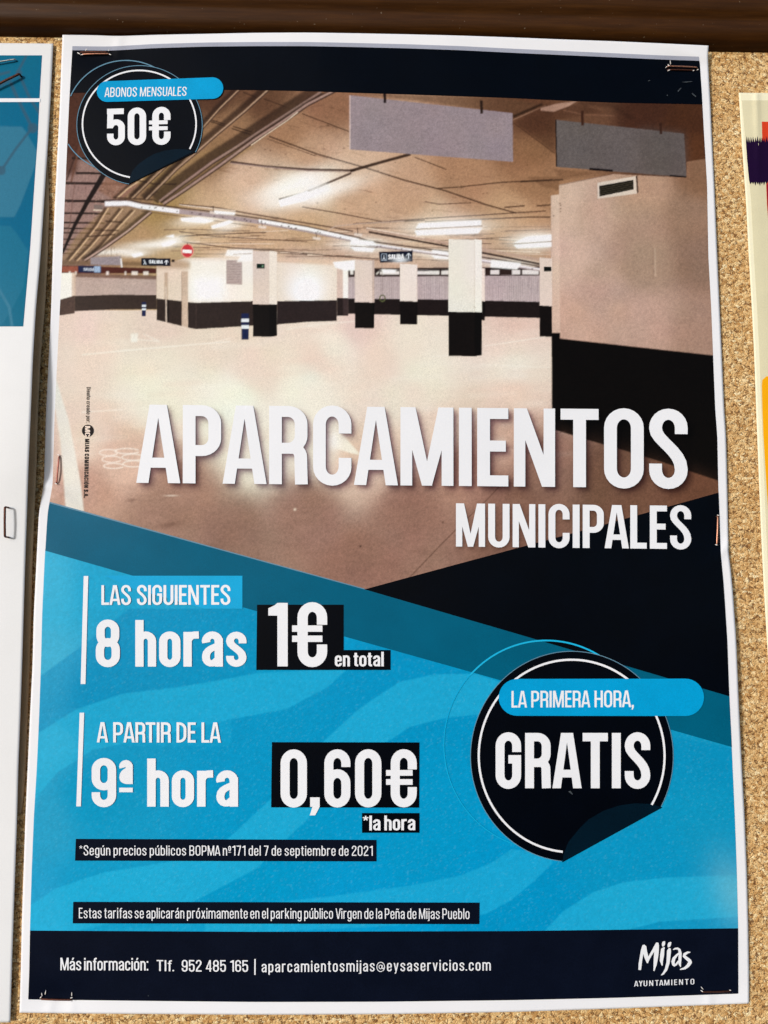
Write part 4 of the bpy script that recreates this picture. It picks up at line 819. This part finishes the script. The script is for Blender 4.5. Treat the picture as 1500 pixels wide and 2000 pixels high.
bp_ = toned('blue_panel', b_, lambda y: IL(y), lambda y: IR(y), lambda x: np.interp(x, [90, 1430], [1073, 1380]) , lambda x: FT(x) + 1, 2.4, 2, BLUEP, None)
under(bp_, poster); bp_['label'] = 'bright blue printed panel with pale wave bands'

# ---- flat shapes of the poster
tl = [(97, 981), (400, 1065), (712, 1150.5), (1000, 1235), (1424, 1360)]
teal = [(float(IL(y)), float(y)) for y in (981, 1000, 1030, 1060, 1075.5)][::-1]
teal = tl[:-1] + sideL(IR, 1360, 1459) + [(1310, 1425), (1000, 1335), (672, 1243), (400, 1164.5), (258, 1124)] + [(float(IL(y)), float(y)) for y in (1075.5, 1060, 1040, 1020, 1000, 988)]
band = K('teal_band', [teal], 3, TEAL)
K('band_edge_line', [[(97, 980), (400, 1063.8), (712, 1149.5), (712, 1151.3), (400, 1066), (97, 983)]], 4, SKYL, band)
K('navy_triangle', [[(712, 1151)] + [(900, 1100), (1150, 1033)] + sideL(IR, 962, 1360)[:] + [(1200, 1294), (1000, 1235)]], 4, NAVYR)
footer = K('footer_band', [topF(FT, 58.5, 1441.7) + sideL(IR, 1814, 1940.5) + topF(IB, 55.5, 1441)[::-1] + sideL(IL, 1819, 1950)[::-1]], 3, NAVY_SHEEN, step=6.0)
K('headline_lettering', T_head, 5, WINK, label='white heading APARCAMIENTOS')
K('subheading_lettering', T_sub, 5, WINK, label='white heading MUNICIPALES')
# small pale scratches on the header
for q in ([(1333, 160), (1346, 158), (1352, 159), (1340, 161.5)], [(1323, 178), (1329, 171), (1331, 172), (1325, 179)], [(1352, 181), (1360, 188), (1358, 190), (1351, 184)], [(1302, 186), (1304, 184), (1304.5, 188)], [(1264, 159), (1269, 156), (1270, 158)]):
    pass
SCR = ink('scratched toner', (66, 72, 78), .4)
for q in [[(1331, 160.2), (1340, 159.2), (1352, 158.6), (1352, 159.6), (1340, 161.2)], [(1323, 178), (1330, 171), (1331, 172), (1325, 179)], [(1352, 181), (1360, 188), (1358.5, 189.6), (1351, 183.5)], [(1302, 187), (1303.5, 184), (1304.5, 187.5)], [(1264, 159), (1269, 156), (1270, 157.5)], [(1110, 1546), (1114, 1544.5), (1119, 1551), (1117.5, 1552)], [(1058, 1548), (1059.4, 1543), (1060, 1548)], [(288.5, 1944.5), (290.5, 1943.5), (291, 1945.8), (289, 1946)]]: K('print_scratch', [q], 5, SCR)

def ell(cx, cy, rx, ry, a0=0, a1=360, n=90): return arc(cx, cy, rx, ry, a0, a1, n)
def ringp(cx, cy, rx, ry, a0, a1, w, n=80):
    o = ell(cx, cy, rx + w / 2, ry + w / 2, a0, a1, n); i = ell(cx, cy, rx - w / 2, ry - w / 2, a0, a1, n)
    return [[o[k], o[k + 1], i[k + 1], i[k]] for k in range(n)]
def pill(x0, x1, y0a, y1a, y0b, y1b):
    """rounded strip, left end y0a..y1a, right end y0b..y1b"""
    ra, rb = (y1a - y0a) / 2, (y1b - y0b) / 2
    return arc(x0 + ra, (y0a + y1a) / 2, ra, ra, 90, 270, 16) + arc(x1 - rb, (y0b + y1b) / 2, rb, rb, 270, 450, 16)
def badge(cx, cy, rx, ry, cutA, cutB, fold, ring, ringa, line_col, outer, outer_w, outer_mat, label, L=5, navy=NAVY_SHEEN):
    a0 = math.degrees(math.atan2((cutA[1] - cy) / ry, (cutA[0] - cx) / rx)); a1 = math.degrees(math.atan2((cutB[1] - cy) / ry, (cutB[0] - cx) / rx))
    disc = ell(cx, cy, rx, ry, a1, a0 + 360, 90)
    d = K('price_badge', [disc], L, navy, label=label)
    for oo in outer: K('badge_swirl_line', oo, L - 1 + .5, outer_mat, d)
    K('badge_rim_line', ringp(cx, cy, rx, ry, a1, a0 + 360, 1.3, 90), L + 1, line_col, d)
    K('badge_fold', [fold], L + 1, FOLD, d)
    K('badge_ring', ringp(ring[0], ring[1], ring[2], ring[3], ringa[0], ringa[1], ring[4], 90), L + 2, WINK, d)
    return d
# top badge: ABONOS MENSUALES 50 euro
sw = [p for p in ringp(246, 231, 117, 113, 200, 300, 2.0)] 
sw = [p for p in sw if all(x > float(IL(y)) + .5 for x, y in p)]
sw2 = [p for p in ringp(240, 228, 122, 110, 110, 180, 2.0) if all(x > float(IL(y)) + .5 for x, y in p)]
d1 = badge(272.5, 244.5, 122.5, 116.5, (379, 296), (252, 360), [(253, 358.5), (254, 345), (259, 333), (270, 321), (285, 310), (300, 301), (322, 294), (345, 291), (362, 291.5), (377, 296)],
  (272, 242.5, 111, 105, 3.0), (99.5, 388 - 0.5), SKYL, [sw, sw2], 2, SKYL, 'round navy badge reading 50 euro under a blue strip', navy=NAVYR)
bn = K('badge_strip', [pill(189, 436, 158.5, 199, 151, 193)], 8, BLUE, d1)
K('strip_lettering', text('ABONOS MENSUALES', 204, 364, 189.5, 187, 18.5, W=.12, gap=.105, cap1=17.5, shear=.05), 9, WINK, d1, step=6)
K('badge_lettering', text('50€', 209, 333, 283, 282, 70.5, W=.17, gap=.075, cap1=73), 8, WINK, d1)
# lower badge: LA PRIMERA HORA, GRATIS
sw = ringp(1067, 1455, 200, 204, 222, 305, 3.2, 60); swl = ringp(1067, 1455, 200, 204, 100, 222, 2.2, 80); FAINT = ink('faint cyan line toner', (14, 164, 212), .05)
d2 = badge(1117, 1477.5, 198, 205.5, (1295.5, 1577), (1096, 1686), [(1098, 1684.5), (1101, 1668), (1110, 1645), (1130, 1620), (1150, 1600), (1180, 1583), (1210, 1573), (1240, 1569), (1270, 1570), (1294, 1577)],
  (1116.5, 1476.5, 181.5, 188, 4.2), (95.5, 390.5), SKYL, [sw], 3, CYANL, 'large round navy badge reading GRATIS under a blue strip', navy=NAVYR)
K('badge_swirl_line', swl, 4.5, FAINT, d2)
K('badge_strip', [pill(974, 1375, 1326, 1398, 1325.5, 1398.5)], 8, BLUE, d2)
K('strip_lettering', text('LA PRIMERA HORA,', 999, 1238, 1382, 1381, 32.5, W=.13, gap=.075), 9, WINK, d2, step=8)
K('badge_lettering', text('GRATIS', 968, 1270, 1539.5, 1539.5, 108, W=.165, gap=.075), 8, WINK, d2)

# tariff texts
K('rule_line', [[(163.5, 1125), (172.5, 1125), (167, 1336), (157.5, 1336)]], 5, WINK); K('rule_line', [[(155.5, 1392), (164.5, 1392), (158, 1575), (149, 1575)]], 5, WINK)
cb = K('caption_box', [[(205, 1124.5), (473.5, 1124.5), (473.5, 1189), (400, 1189), (260, 1150)]], 5, ink('caption blue toner', (22, 162, 214), .08, lightspeck=.1))
K('caption_lettering', text('LAS SIGUIENTES', 198, 450, 1181.5, 1181, 38.5, W=.135, gap=.068), 6, WINK, step=8, label='white caption LAS SIGUIENTES')
K('tariff_lettering', text('8 horas', 187, 482, 1302, 1302, 91, W=.168, gap=.058, space=.25), 6, WINK, label='white lettering 8 horas')
bx = K('price_box', [[(502, 1181), (671, 1181), (671, 1269.5), (762.5, 1269.5), (762.5, 1308.5), (500.5, 1308.5)]], 5, NAVYR, label='navy box reading 1 euro en total')
K('price_lettering', text('1€', 524, 639, 1301.5, 1301.5, 124, W=.165, gap=.07), 6, WINK, bx); K('note_lettering', text('en total', 654, 749.5, 1301.5, 1301.5, 28.5, W=.15, gap=.06, space=.16), 6, WINK, bx, step=7)
K('caption_lettering', text('A PARTIR DE LA', 189, 431.5, 1450, 1450.5, 39.5, W=.135, gap=.062, space=.21), 6, WINK, step=8, label='white caption A PARTIR DE LA')
K('tariff_lettering', text('9ª hora', 179, 465, 1575.5, 1575.5, 94, W=.165, gap=.058, space=.22), 6, WINK, label='white lettering 9ª hora')
bx = K('price_box', [[(531, 1449.5), (819, 1450), (818.5, 1577.5), (529.5, 1577)]], 5, NAVYR, label='navy box reading 0,60 euro')
K('price_lettering', text('0,60€', 548, 814, 1576, 1575.5, 111, W=.165, gap=.085), 6, WINK, bx)
bx = K('note_box', [[(707, 1588), (819, 1588), (819, 1626.5), (707, 1626.5)]], 5, NAVYR, label='navy box reading la hora'); K('note_lettering', text('*la hora', 709, 811, 1622, 1621.5, 29, W=.15, gap=.06, space=.16), 6, WINK, bx, step=7)
bx = K('note_box', [[(148, 1638.5), (735, 1640.5), (735, 1682.5), (146.5, 1681)]], 5, NAVY_SHEEN, label='long navy strip citing the public prices of 2021'); K('note_lettering', text('*Según precios públicos BOPMA nº171 del 7 de septiembre de 2021', 155, 728, 1670.5, 1671.5, 19.5, W=.108, gap=.125, space=.20), 6, WINK, bx, step=7)
bx = K('note_box', [[(143, 1761.5), (936.5, 1763), (936, 1805), (142, 1803.5)]], 5, NAVY_SHEEN, label='longest navy strip about the parking of Mijas Pueblo'); K('note_lettering', text('Estas tarifas se aplicarán próximamente en el parking público Virgen de la Peña de Mijas Pueblo', 154, 917, 1793.5, 1795, 20.5, W=.108, gap=.115, space=.16), 6, WINK, bx, step=7)
K('contact_lettering', text('Más información:', 118, 289.5, 1895, 1895.5, 24.5, W=.125, gap=.08, space=.14), 5, WINK, footer, step=7)
K('contact_lettering', text('Tlf.', 306, 340, 1896.5, 1897, 21.5, W=.115, gap=.10), 5, WINK, footer, step=7); K('contact_lettering', text('952 485 165', 355, 484.5, 1897.5, 1898, 22.5, W=.12, gap=.10, space=.24), 5, WINK, footer, step=7)
K('contact_lettering', [[(496.8, 1873), (499.4, 1873), (499.2, 1904), (496.6, 1904)]], 5, WINK, footer)
K('contact_lettering', text('aparcamientosmijas@eysaservicios.com', 511, 958.5, 1899, 1895.5, 22, W=.12, gap=.16, cap1=21.5), 5, WINK, footer, step=7)
K('town_lettering', text('AYUNTAMIENTO', 1238.5, 1356, 1926.8, 1922.5, 10.8, W=.13, gap=.24), 5, WINK, footer, step=7)
def brush(pts):
    """hand-brushed stroke, list of (x, y, width) in the enlarged logo frame"""
    s = 140 / 1500; q = []
    P = []
    for i in range(len(pts) - 1):
        for k in range(4):
            t = k / 4; P.append([pts[i][j] * (1 - t) + pts[i + 1][j] * t for j in range(3)])
    P.append(list(pts[-1])); Lr = []
    for i, (x, y, w) in enumerate(P):
        a = P[max(0, i - 1)]; b = P[min(len(P) - 1, i + 1)]; d = math.hypot(b[0] - a[0], b[1] - a[1]); nx, ny = -(b[1] - a[1]) / d, (b[0] - a[0]) / d
        Lr.append(((1230 + (x + nx * w / 2) * s, 1830 + (y + ny * w / 2) * s), (1230 + (x - nx * w / 2) * s, 1830 + (y - ny * w / 2) * s)))
    return [[Lr[i][0], Lr[i][1], Lr[i + 1][1], Lr[i + 1][0]] for i in range(len(Lr) - 1)]
logo = []
for st_ in ([(290, 190, 60), (262, 290, 62), (240, 420, 62), (218, 560, 66), (208, 690, 56)], [(285, 165, 40), (300, 210, 96), (315, 300, 92), (345, 410, 88), (368, 500, 60), (372, 550, 24)], [(368, 540, 24), (392, 460, 50), (440, 370, 52), (495, 280, 56), (540, 200, 64), (575, 125, 50)], [(590, 120, 30), (570, 170, 84), (560, 300, 96), (548, 430, 90), (530, 580, 66), (506, 710, 22)],
  [(735, 92, 20), (712, 120, 66), (702, 160, 66), (690, 200, 26)], [(865, 108, 20), (835, 140, 68), (822, 180, 66), (805, 215, 26)], [(725, 215, 24), (690, 260, 70), (676, 380, 84), (662, 500, 66), (680, 600, 20)], [(840, 235, 40), (822, 290, 84), (812, 420, 78), (800, 540, 68), (760, 680, 58), (700, 770, 40), (655, 800, 14)],
  [(905, 268, 12), (945, 245, 34), (1000, 240, 42), (1040, 270, 52), (1055, 340, 62), (1050, 460, 64), (1045, 560, 56), (1065, 628, 16)], [(1040, 330, 30), (985, 380, 44), (925, 450, 66), (905, 520, 70), (915, 580, 56), (935, 605, 30), (975, 570, 44), (1020, 500, 30)],
  [(1270, 318, 12), (1210, 325, 44), (1150, 360, 60), (1135, 400, 58), (1180, 440, 66), (1245, 490, 72), (1265, 530, 76), (1220, 600, 66), (1150, 655, 50), (1050, 680, 18)]): logo += brush(st_)
K('town_emblem', logo, 5, WINK, footer, step=6)
# vertical design credit on the photograph
cr = K('design_credit', text('Diseño creado por:', 756, 826, 169.2, 168.6, 7.4, W=.13, gap=.085, vertical=True) + text('MIJAS COMUNICACIÓN S.A.', 857, 972, 166.0, 163.5, 8.0, W=.2, gap=.10, space=.2, vertical=True), 3, BLACK, step=7, label='tiny vertical design credit with a round emblem')
K('credit_emblem', [ell(171.5, 841, 11.5, 11.8, n=40)], 3, BLACK, cr)
K('credit_emblem_letters', text('MC', 832, 853, 166, 166, 10, W=.17, gap=.05, vertical=True), 4, ink('credit letters', (232, 214, 200), .05), cr, step=6)

# ================================================================== neighbouring sheets
LR = smooth([(85, 104), (190, 99), (290, 93), (400, 85.6), (500, 79), (600, 70), (700, 64), (800, 60), (900, 55.7), (1000, 52.5), (1100, 49), (1200, 46), (1300, 43), (1400, 39.5), (1500, 35.5), (1600, 33), (1800, 26), (1900, 22.7), (1998, 20)], 14)
HLE = smooth([(60, .0004), (240, .0010), (320, .0017), (400, .0028), (500, .0050), (600, .0074), (720, .0092), (850, .0092), (930, .0078), (1000, .0050), (1100, .0040), (1300, .0040), (1500, .0032), (1700, .0018), (2000, .0014)], 30)
def H_left(x, y):
    x = np.asarray(x, float); y = np.asarray(y, float); d = np.clip((LR(y) - x) / 260, 0, 3)
    e = HLE(y)
    return .0005 + e * np.exp(-d * d * 1.1) + .00022 * np.sin(x / 60 + y / 130) + .0001 * np.sin(y / 37)
page = thing('hexagon_flyer', 'white flyer with a blue hexagon and molecule print at the left edge of the board', 'flyer', loc=(-.1, 0, Z0))
K2 = PosterKit(page, H_left)
LPAPER = ink('flyer paper', (226, 227, 229), .02, .62, .15)
FC = lambda v: (lambda y: np.full_like(np.asarray(y, float), v))
o = under(toned('paper_sheet', None, FC(-720.), LR, lambda x: 78 + 7 * (np.asarray(x, float) + 700) / 804, lambda x: 1997 - .01 * (np.asarray(x, float) - 20), 5.0, 0, LPAPER, None, H_left), page)
sol = o.modifiers.new('thickness', 'SOLIDIFY'); sol.thickness = .0002; sol.offset = -1
h = Print(-700, 100, 90, 645)
h.field([(-600, 150, (0, 104, 138)), (0, 120, (2, 100, 132)), (60, 230, (0, 98, 134)), (0, 450, (2, 96, 132)), (60, 600, (2, 100, 130)), (-300, 400, (0, 96, 130))], 80)
hexf = (52, 118, 146)
for q in ([(-60, 246), (42, 247), (50, 256), (72, 295), (70, 320), (40, 400), (28, 424), (-90, 424), (-140, 330)], [(-100, 440), (20, 441), (32, 455), (55, 490), (46, 560), (20, 610), (0, 637), (-120, 637), (-160, 540)]): h.poly(q, hexf if q[0][1] < 300 else (26, 108, 138), .85, .8)
for q in ([(-260, 120), (-200, 230), (-260, 330), (-380, 330), (-440, 230), (-380, 120)], [(-400, 380), (-340, 480), (-400, 590), (-520, 590), (-580, 480), (-520, 380)]): h.poly(q, hexf, .7, 1)
MOL = (52, 86, 108)
for p, w in (([(34, 142), (56, 100)], 4.5), ([(38, 146), (58, 192), (80, 225)], 5), ([(20, 160), (34, 192), (62, 248)], 6), ([(64, 248), (30, 292), (6, 328)], 5), ([(0, 168), (38, 144)], 5), ([(-80, 240), (0, 330)], 5), ([(-80, 240), (-60, 160), (20, 140)], 5), ([(-5, 560), (18, 600), (24, 640)], 5)): h.line(p, w, MOL if p[0][1] < 500 else (60, 122, 148), .8, .8)
for x, y, r in ((37, 142, 6), (64, 250, 10), (2, 333, 9), (-80, 240, 9)): h.poly(ell(x, y, r, r, n=20), MOL, .8, .8)
h.a *= 1 + .10 * (vnoise((h.h, h.w), 2, 61) - .5)[..., None]
LB = interp([(100, 82.5), (108, 82), (192, 77), (270, 73.5), (330, 69), (400, 64.3), (480, 59), (560, 52), (640, 45)])
BLP = attr_ink('blue hexagon toner', .08)
o = toned('hexagon_print', h, lambda y: np.full_like(np.asarray(y, float), -640.), LB, lambda x: np.full_like(np.asarray(x, float), 108.), lambda x: np.full_like(np.asarray(x, float), 637.5), 2.2, 1, BLP, None, H_left); under(o, page)
K2('white_divider_line', [[(-640, 192), (0, 192), (79, 192), (78.5, 199), (0, 199.3), (-640, 200)]], 2, WINK)
# brown backing sheet that shows from behind it
BR = smooth([(270, 88), (290, 92.5), (400, 96), (500, 93), (600, 87.5), (700, 79), (800, 74), (900, 71), (1000, 67), (1100, 63), (1200, 61), (1300, 58), (1400, 54), (1500, 50), (1560, 46), (1590, 41)], 10)
KRAFT = ink('brown backing paper', (190, 160, 124), .12, .7, .2)
back = thing('backing_sheet', 'narrow brown backing sheet peeking out behind the hexagon flyer', 'paper sheet', loc=(-.1, 0, Z0))
def H_back(x, y):
    x = np.asarray(x, float); y = np.asarray(y, float)
    return np.minimum(.0007 + .0022 * np.exp(-((y - 800) / 380) ** 4) * np.clip((x + 300) / 380, 0, 1), H_left(np.minimum(x, LR(y) - 1), y) - .0004)
o = under(toned('paper_sheet', None, FC(-300.), BR, FC(262.), FC(1590.), 5.0, 0, KRAFT, None, H_back), back)
sol = o.modifiers.new('thickness', 'SOLIDIFY'); sol.thickness = .0003; sol.offset = -1

RL = smooth([(181, 1443), (250, 1447), (350, 1454), (400, 1457.5), (500, 1462.5), (600, 1468.5), (700, 1473.5), (800, 1477), (850, 1479), (950, 1483), (1050, 1487), (1150, 1492), (1250, 1498), (1400, 1507), (1600, 1519)], 14)
def H_right(x, y):
    x = np.asarray(x, float); y = np.asarray(y, float); d = x - RL(y)
    fold = .0006 * np.exp(-((x - 1477 - (y - 181) * .03) / 5) ** 2) * np.clip(1.25 - (y - 181) / 160, 0, 1)
    return .0009 + .0010 * np.clip(d / 60, 0, 1) ** 2 * .4 + fold + .0006 * G1(d, 22, 14) * .5 + .00015 * np.sin(y / 47) + .0002 * G1(y, 330, 6) * G1(x, 1462, 12)
rf = thing('fringed_flyer', 'cream flyer with red, purple fringed and orange shapes at the right edge of the board', 'flyer', loc=(.38, 0, Z0))
K3 = PosterKit(rf, H_right); CREAM = ink('cream paper', (234, 229, 200), .03, .6, .25); CREAM2 = ink('cream print', (214, 207, 174), .05, .6, .25)
o = under(toned('paper_sheet', None, RL, FC(2120.), lambda x: 181 + .008 * (np.asarray(x, float) - 1443), FC(1610.), 4.0, 0, CREAM, None, H_right), rf); sol = o.modifiers.new('thickness', 'SOLIDIFY'); sol.thickness = .0002; sol.offset = -1
under(toned('cream_print', None, lambda y: RL(y) + 5 + 5 * np.clip((np.asarray(y, float) - 190) / 200, 0, 1), FC(2080.), FC(196.), FC(1590.), 4.0, 1, CREAM2, None, H_right), rf)
K3('orange_shape', [[(1497, 735), (1489, 742), (1488, 752), (1489, 800), (1491, 850), (1494, 900), (1497, 950), (1500.5, 1000), (1512, 1060), (1620, 1080), (1660, 735)]], 2, ink('orange toner', (238, 168, 14), .04))
K3('red_shape', [[(1488, 237.5), (1620, 240), (1640, 520), (1512, 520), (1504, 470), (1498, 400), (1496, 350), (1489, 280)]], 2, ink('red toner', (206, 62, 34), .06))
K3('dark_red_shape', [[(1497, 360), (1560, 362), (1560, 430), (1503, 460), (1499, 400)]], 2.6, ink('dark red toner', (150, 22, 44), .06))
fr = []; r5 = random.Random(9); x = 1457
top, bot = [], []
while x < 1640:
    top.append((x, 272 + r5.uniform(-1, 2) + 5)); top.append((x + 1.6 + r5.uniform(-.8, .8), 266.5 + r5.uniform(-1.5, 2.5))); x += 4.2
x = 1464
while x < 1640:
    bot.append((x, 355 + r5.uniform(-1, 1))); bot.append((x + 2.2 + r5.uniform(-1, 1), 361.5 + r5.uniform(-2, 2))); x += 4.4
K3('purple_fringe_shape', [top + [(1640, 300)] + bot[::-1] + [(1463, 352), (1459, 310)]], 3.2, ink('purple toner', (28, 8, 44), .1), step=9)

# ================================================================== staples
def wire_mat(name, c, rough):
    m, t, b = base_mat(name, rough, .5); pos = coords(t); b.inputs['Metallic'].default_value = .75
    o = ramp(t, noise(t, 1400, 3, .6, pos), [(.35, tuple(lin(c) * .45)), (.62, tuple(lin(c)))]); t.links.new(o, b.inputs['Base Color']); return m
COPPER = wire_mat('coppered rusty wire', (214, 150, 122), .34); RUST = wire_mat('dark rusted wire', (96, 56, 44), .55); STEEL = wire_mat('bare steel wire', (200, 205, 205), .3)
def staple(p, q, out, Hf, mat, label, group='staples', depth=.004, w=.00062):
    """square-section wire: leg, crown, leg, with rounded bends; legs go through the paper into the cork"""
    root = None
    hA = float(Hf(p[0], p[1])); hB = float(Hf(q[0], q[1]))
    A, B = at(p[0], p[1], hA + out), at(q[0], q[1], hB + out); a0, b0 = A.copy(), B.copy()
    ax = Vector(B - A); L_ = ax.length; ax.normalize(); nrm = Vector((0, -1, 0)); r = .0007
    pts = [Vector(A) - nrm * (out + depth), Vector(A) - nrm * r]
    for k in range(1, 5): t = k / 5 * math.pi / 2; pts.append(Vector(A) - nrm * r * (1 - math.sin(t)) + ax * r * (1 - math.cos(t)))
    pts.append(Vector(A) + ax * r); pts.append(Vector(A) + ax * L_ * .5 + nrm * .00015); pts.append(Vector(B) - ax * r)
    for k in range(1, 5): t = k / 5 * math.pi / 2; pts.append(Vector(B) - nrm * r * (1 - math.cos(t)) - ax * r * (1 - math.sin(t)))
    pts += [Vector(B) - nrm * r, Vector(B) - nrm * (out + depth)]
    side = nrm.cross(ax).normalized(); V, F = [], []
    base = Vector((A + B) / 2); base.y = 0
    for i, P in enumerate(pts):
        a = pts[max(0, i - 1)]; b = pts[min(len(pts) - 1, i + 1)]; t = (b - a).normalized(); u = side; v = t.cross(u).normalized()
        for k in range(8):
            an = math.pi / 4 * k + math.pi / 8; V.append(tuple(P - base + u * math.cos(an) * w * .56 + v * math.sin(an) * w * .44))
    n = len(pts)
    for i in range(n - 1):
        for k in range(8): F.append((i * 8 + k, i * 8 + (k + 1) % 8, (i + 1) * 8 + (k + 1) % 8, (i + 1) * 8 + k))
    F += [tuple(range(8))[::-1], tuple((n - 1) * 8 + k for k in range(8))]
    o = mesh_obj('staple', V, F, mat, None, True); o.location = base
    bm = bmesh.new(); bm.from_mesh(o.data); bmesh.ops.recalc_face_normals(bm, faces=bm.faces); bm.to_mesh(o.data); bm.free()
    o['label'] = label; o['category'] = 'staple'; o['group'] = group; return o
Hp = H_poster
staple((160, 106), (214, 105), .0006, Hp, COPPER, 'coppery staple in the top left corner of the parking poster, the lower of two')
staple((156, 102), (209, 101.5), .0003, Hp, RUST, 'dark rusty staple in the top left corner of the parking poster, the upper of two')
staple((1304, 129), (1362, 131.5), .0008, Hp, COPPER, 'coppery staple in the top right corner of the parking poster, the upper of two')
staple((1303, 136), (1358, 137.5), .0003, Hp, RUST, 'dark rusty staple in the top right corner of the parking poster, the lower of two')
staple((115.5, 891), (110.5, 944), .0007, Hp, wire_mat('reddish wire', (150, 92, 82), .4), 'slanted reddish staple on the left edge of the parking poster photograph')
staple((1402, 1008), (1400, 1064), .0012, Hp, COPPER, 'upright coppery staple on the right edge beside the word MUNICIPALES')
staple((79.5, 1951.5), (140, 1953), .0005, Hp, RUST, 'rusty staple in the bottom left corner of the parking poster')
staple((1371, 1937.5), (1428, 1936), .0005, Hp, RUST, 'thin dark staple in the bottom right corner under the town emblem')
staple((9.5, 990), (9.5, 1048.5), .0032, H_left, RUST, 'dark upright staple standing out from the white part of the hexagon flyer', w=.00085)
staple((-24, 125), (30, 115.5), .0012, H_left, STEEL, 'bare steel staple near the top of the hexagon flyer')
staple((-14, 170), (38, 144), .0020, H_left, RUST, 'bent rusty staple below the steel one on the hexagon flyer', w=.0010)

# slivers of torn white paper lifted where the wires go through
TORN = ink('torn paper edge', (226, 222, 220), .05, .7, .2)
def sliver(x, y, dx, dy, up, w=1.7):
    l = math.hypot(dx, dy); nx, ny = -dy / l * w / 2, dx / l * w / 2; V = []
    for t, k, hh in ((0, .8, 0), (.35, 1.0, .45), (.7, .8, .85), (1, .25, 1)):
        for s_ in (-1, 1):
            X, Y = x + dx * t + nx * k * s_, y + dy * t + ny * k * s_; V.append(at(X, Y, float(H_poster(X, Y)) + 9 * LAY + up * hh))
    F = [(0, 1, 3, 2), (2, 3, 5, 4), (4, 5, 7, 6)]
    o = mesh_obj('torn_paper_edge', V, F, TORN, None, True); so_ = o.modifiers.new('thickness', 'SOLIDIFY'); so_.thickness = .00012; under(o, poster)
for q in ((1299.5, 133, 4, -4, .0009), (1304, 126, 4, 2.5, .0008), (1304, 138.5, 5, -2.5, .0007), (1310, 126, -1, -8, .0002), (1353, 138.5, 3, -1.5, .0006), (1361, 137, 3.5, -2, .0006),
          (151, 102.5, 6, 3.5, .0009), (157, 107.5, 6, -1.5, .0008), (167, 99.5, 3, -5, .0006), (211, 99.5, 3, -3, .0006), (213, 105.5, 4, 1.5, .0006),
          (78, 1950, 3, -4, .0010), (82.5, 1946, -1.5, -7, .0003), (88, 1943, 1.5, -9, .0003), (137, 1949.5, 5, -1, .0010), (141.5, 1954, -2.5, 2, .0009), (140, 1946, 0, -8, .0003),
          (1368.5, 1934, 5, 3.5, .0008), (1374, 1933, -5, -6, .0002), (1424, 1933.5, 4, 1, .0008), (1400.5, 1006, 4, .8, .0008), (1396.5, 1063.5, 5, 1, .0009), (112, 887.5, 4, 2, .0005), (107, 944, 5, 1.5, .0006)):
    sliver(*q)
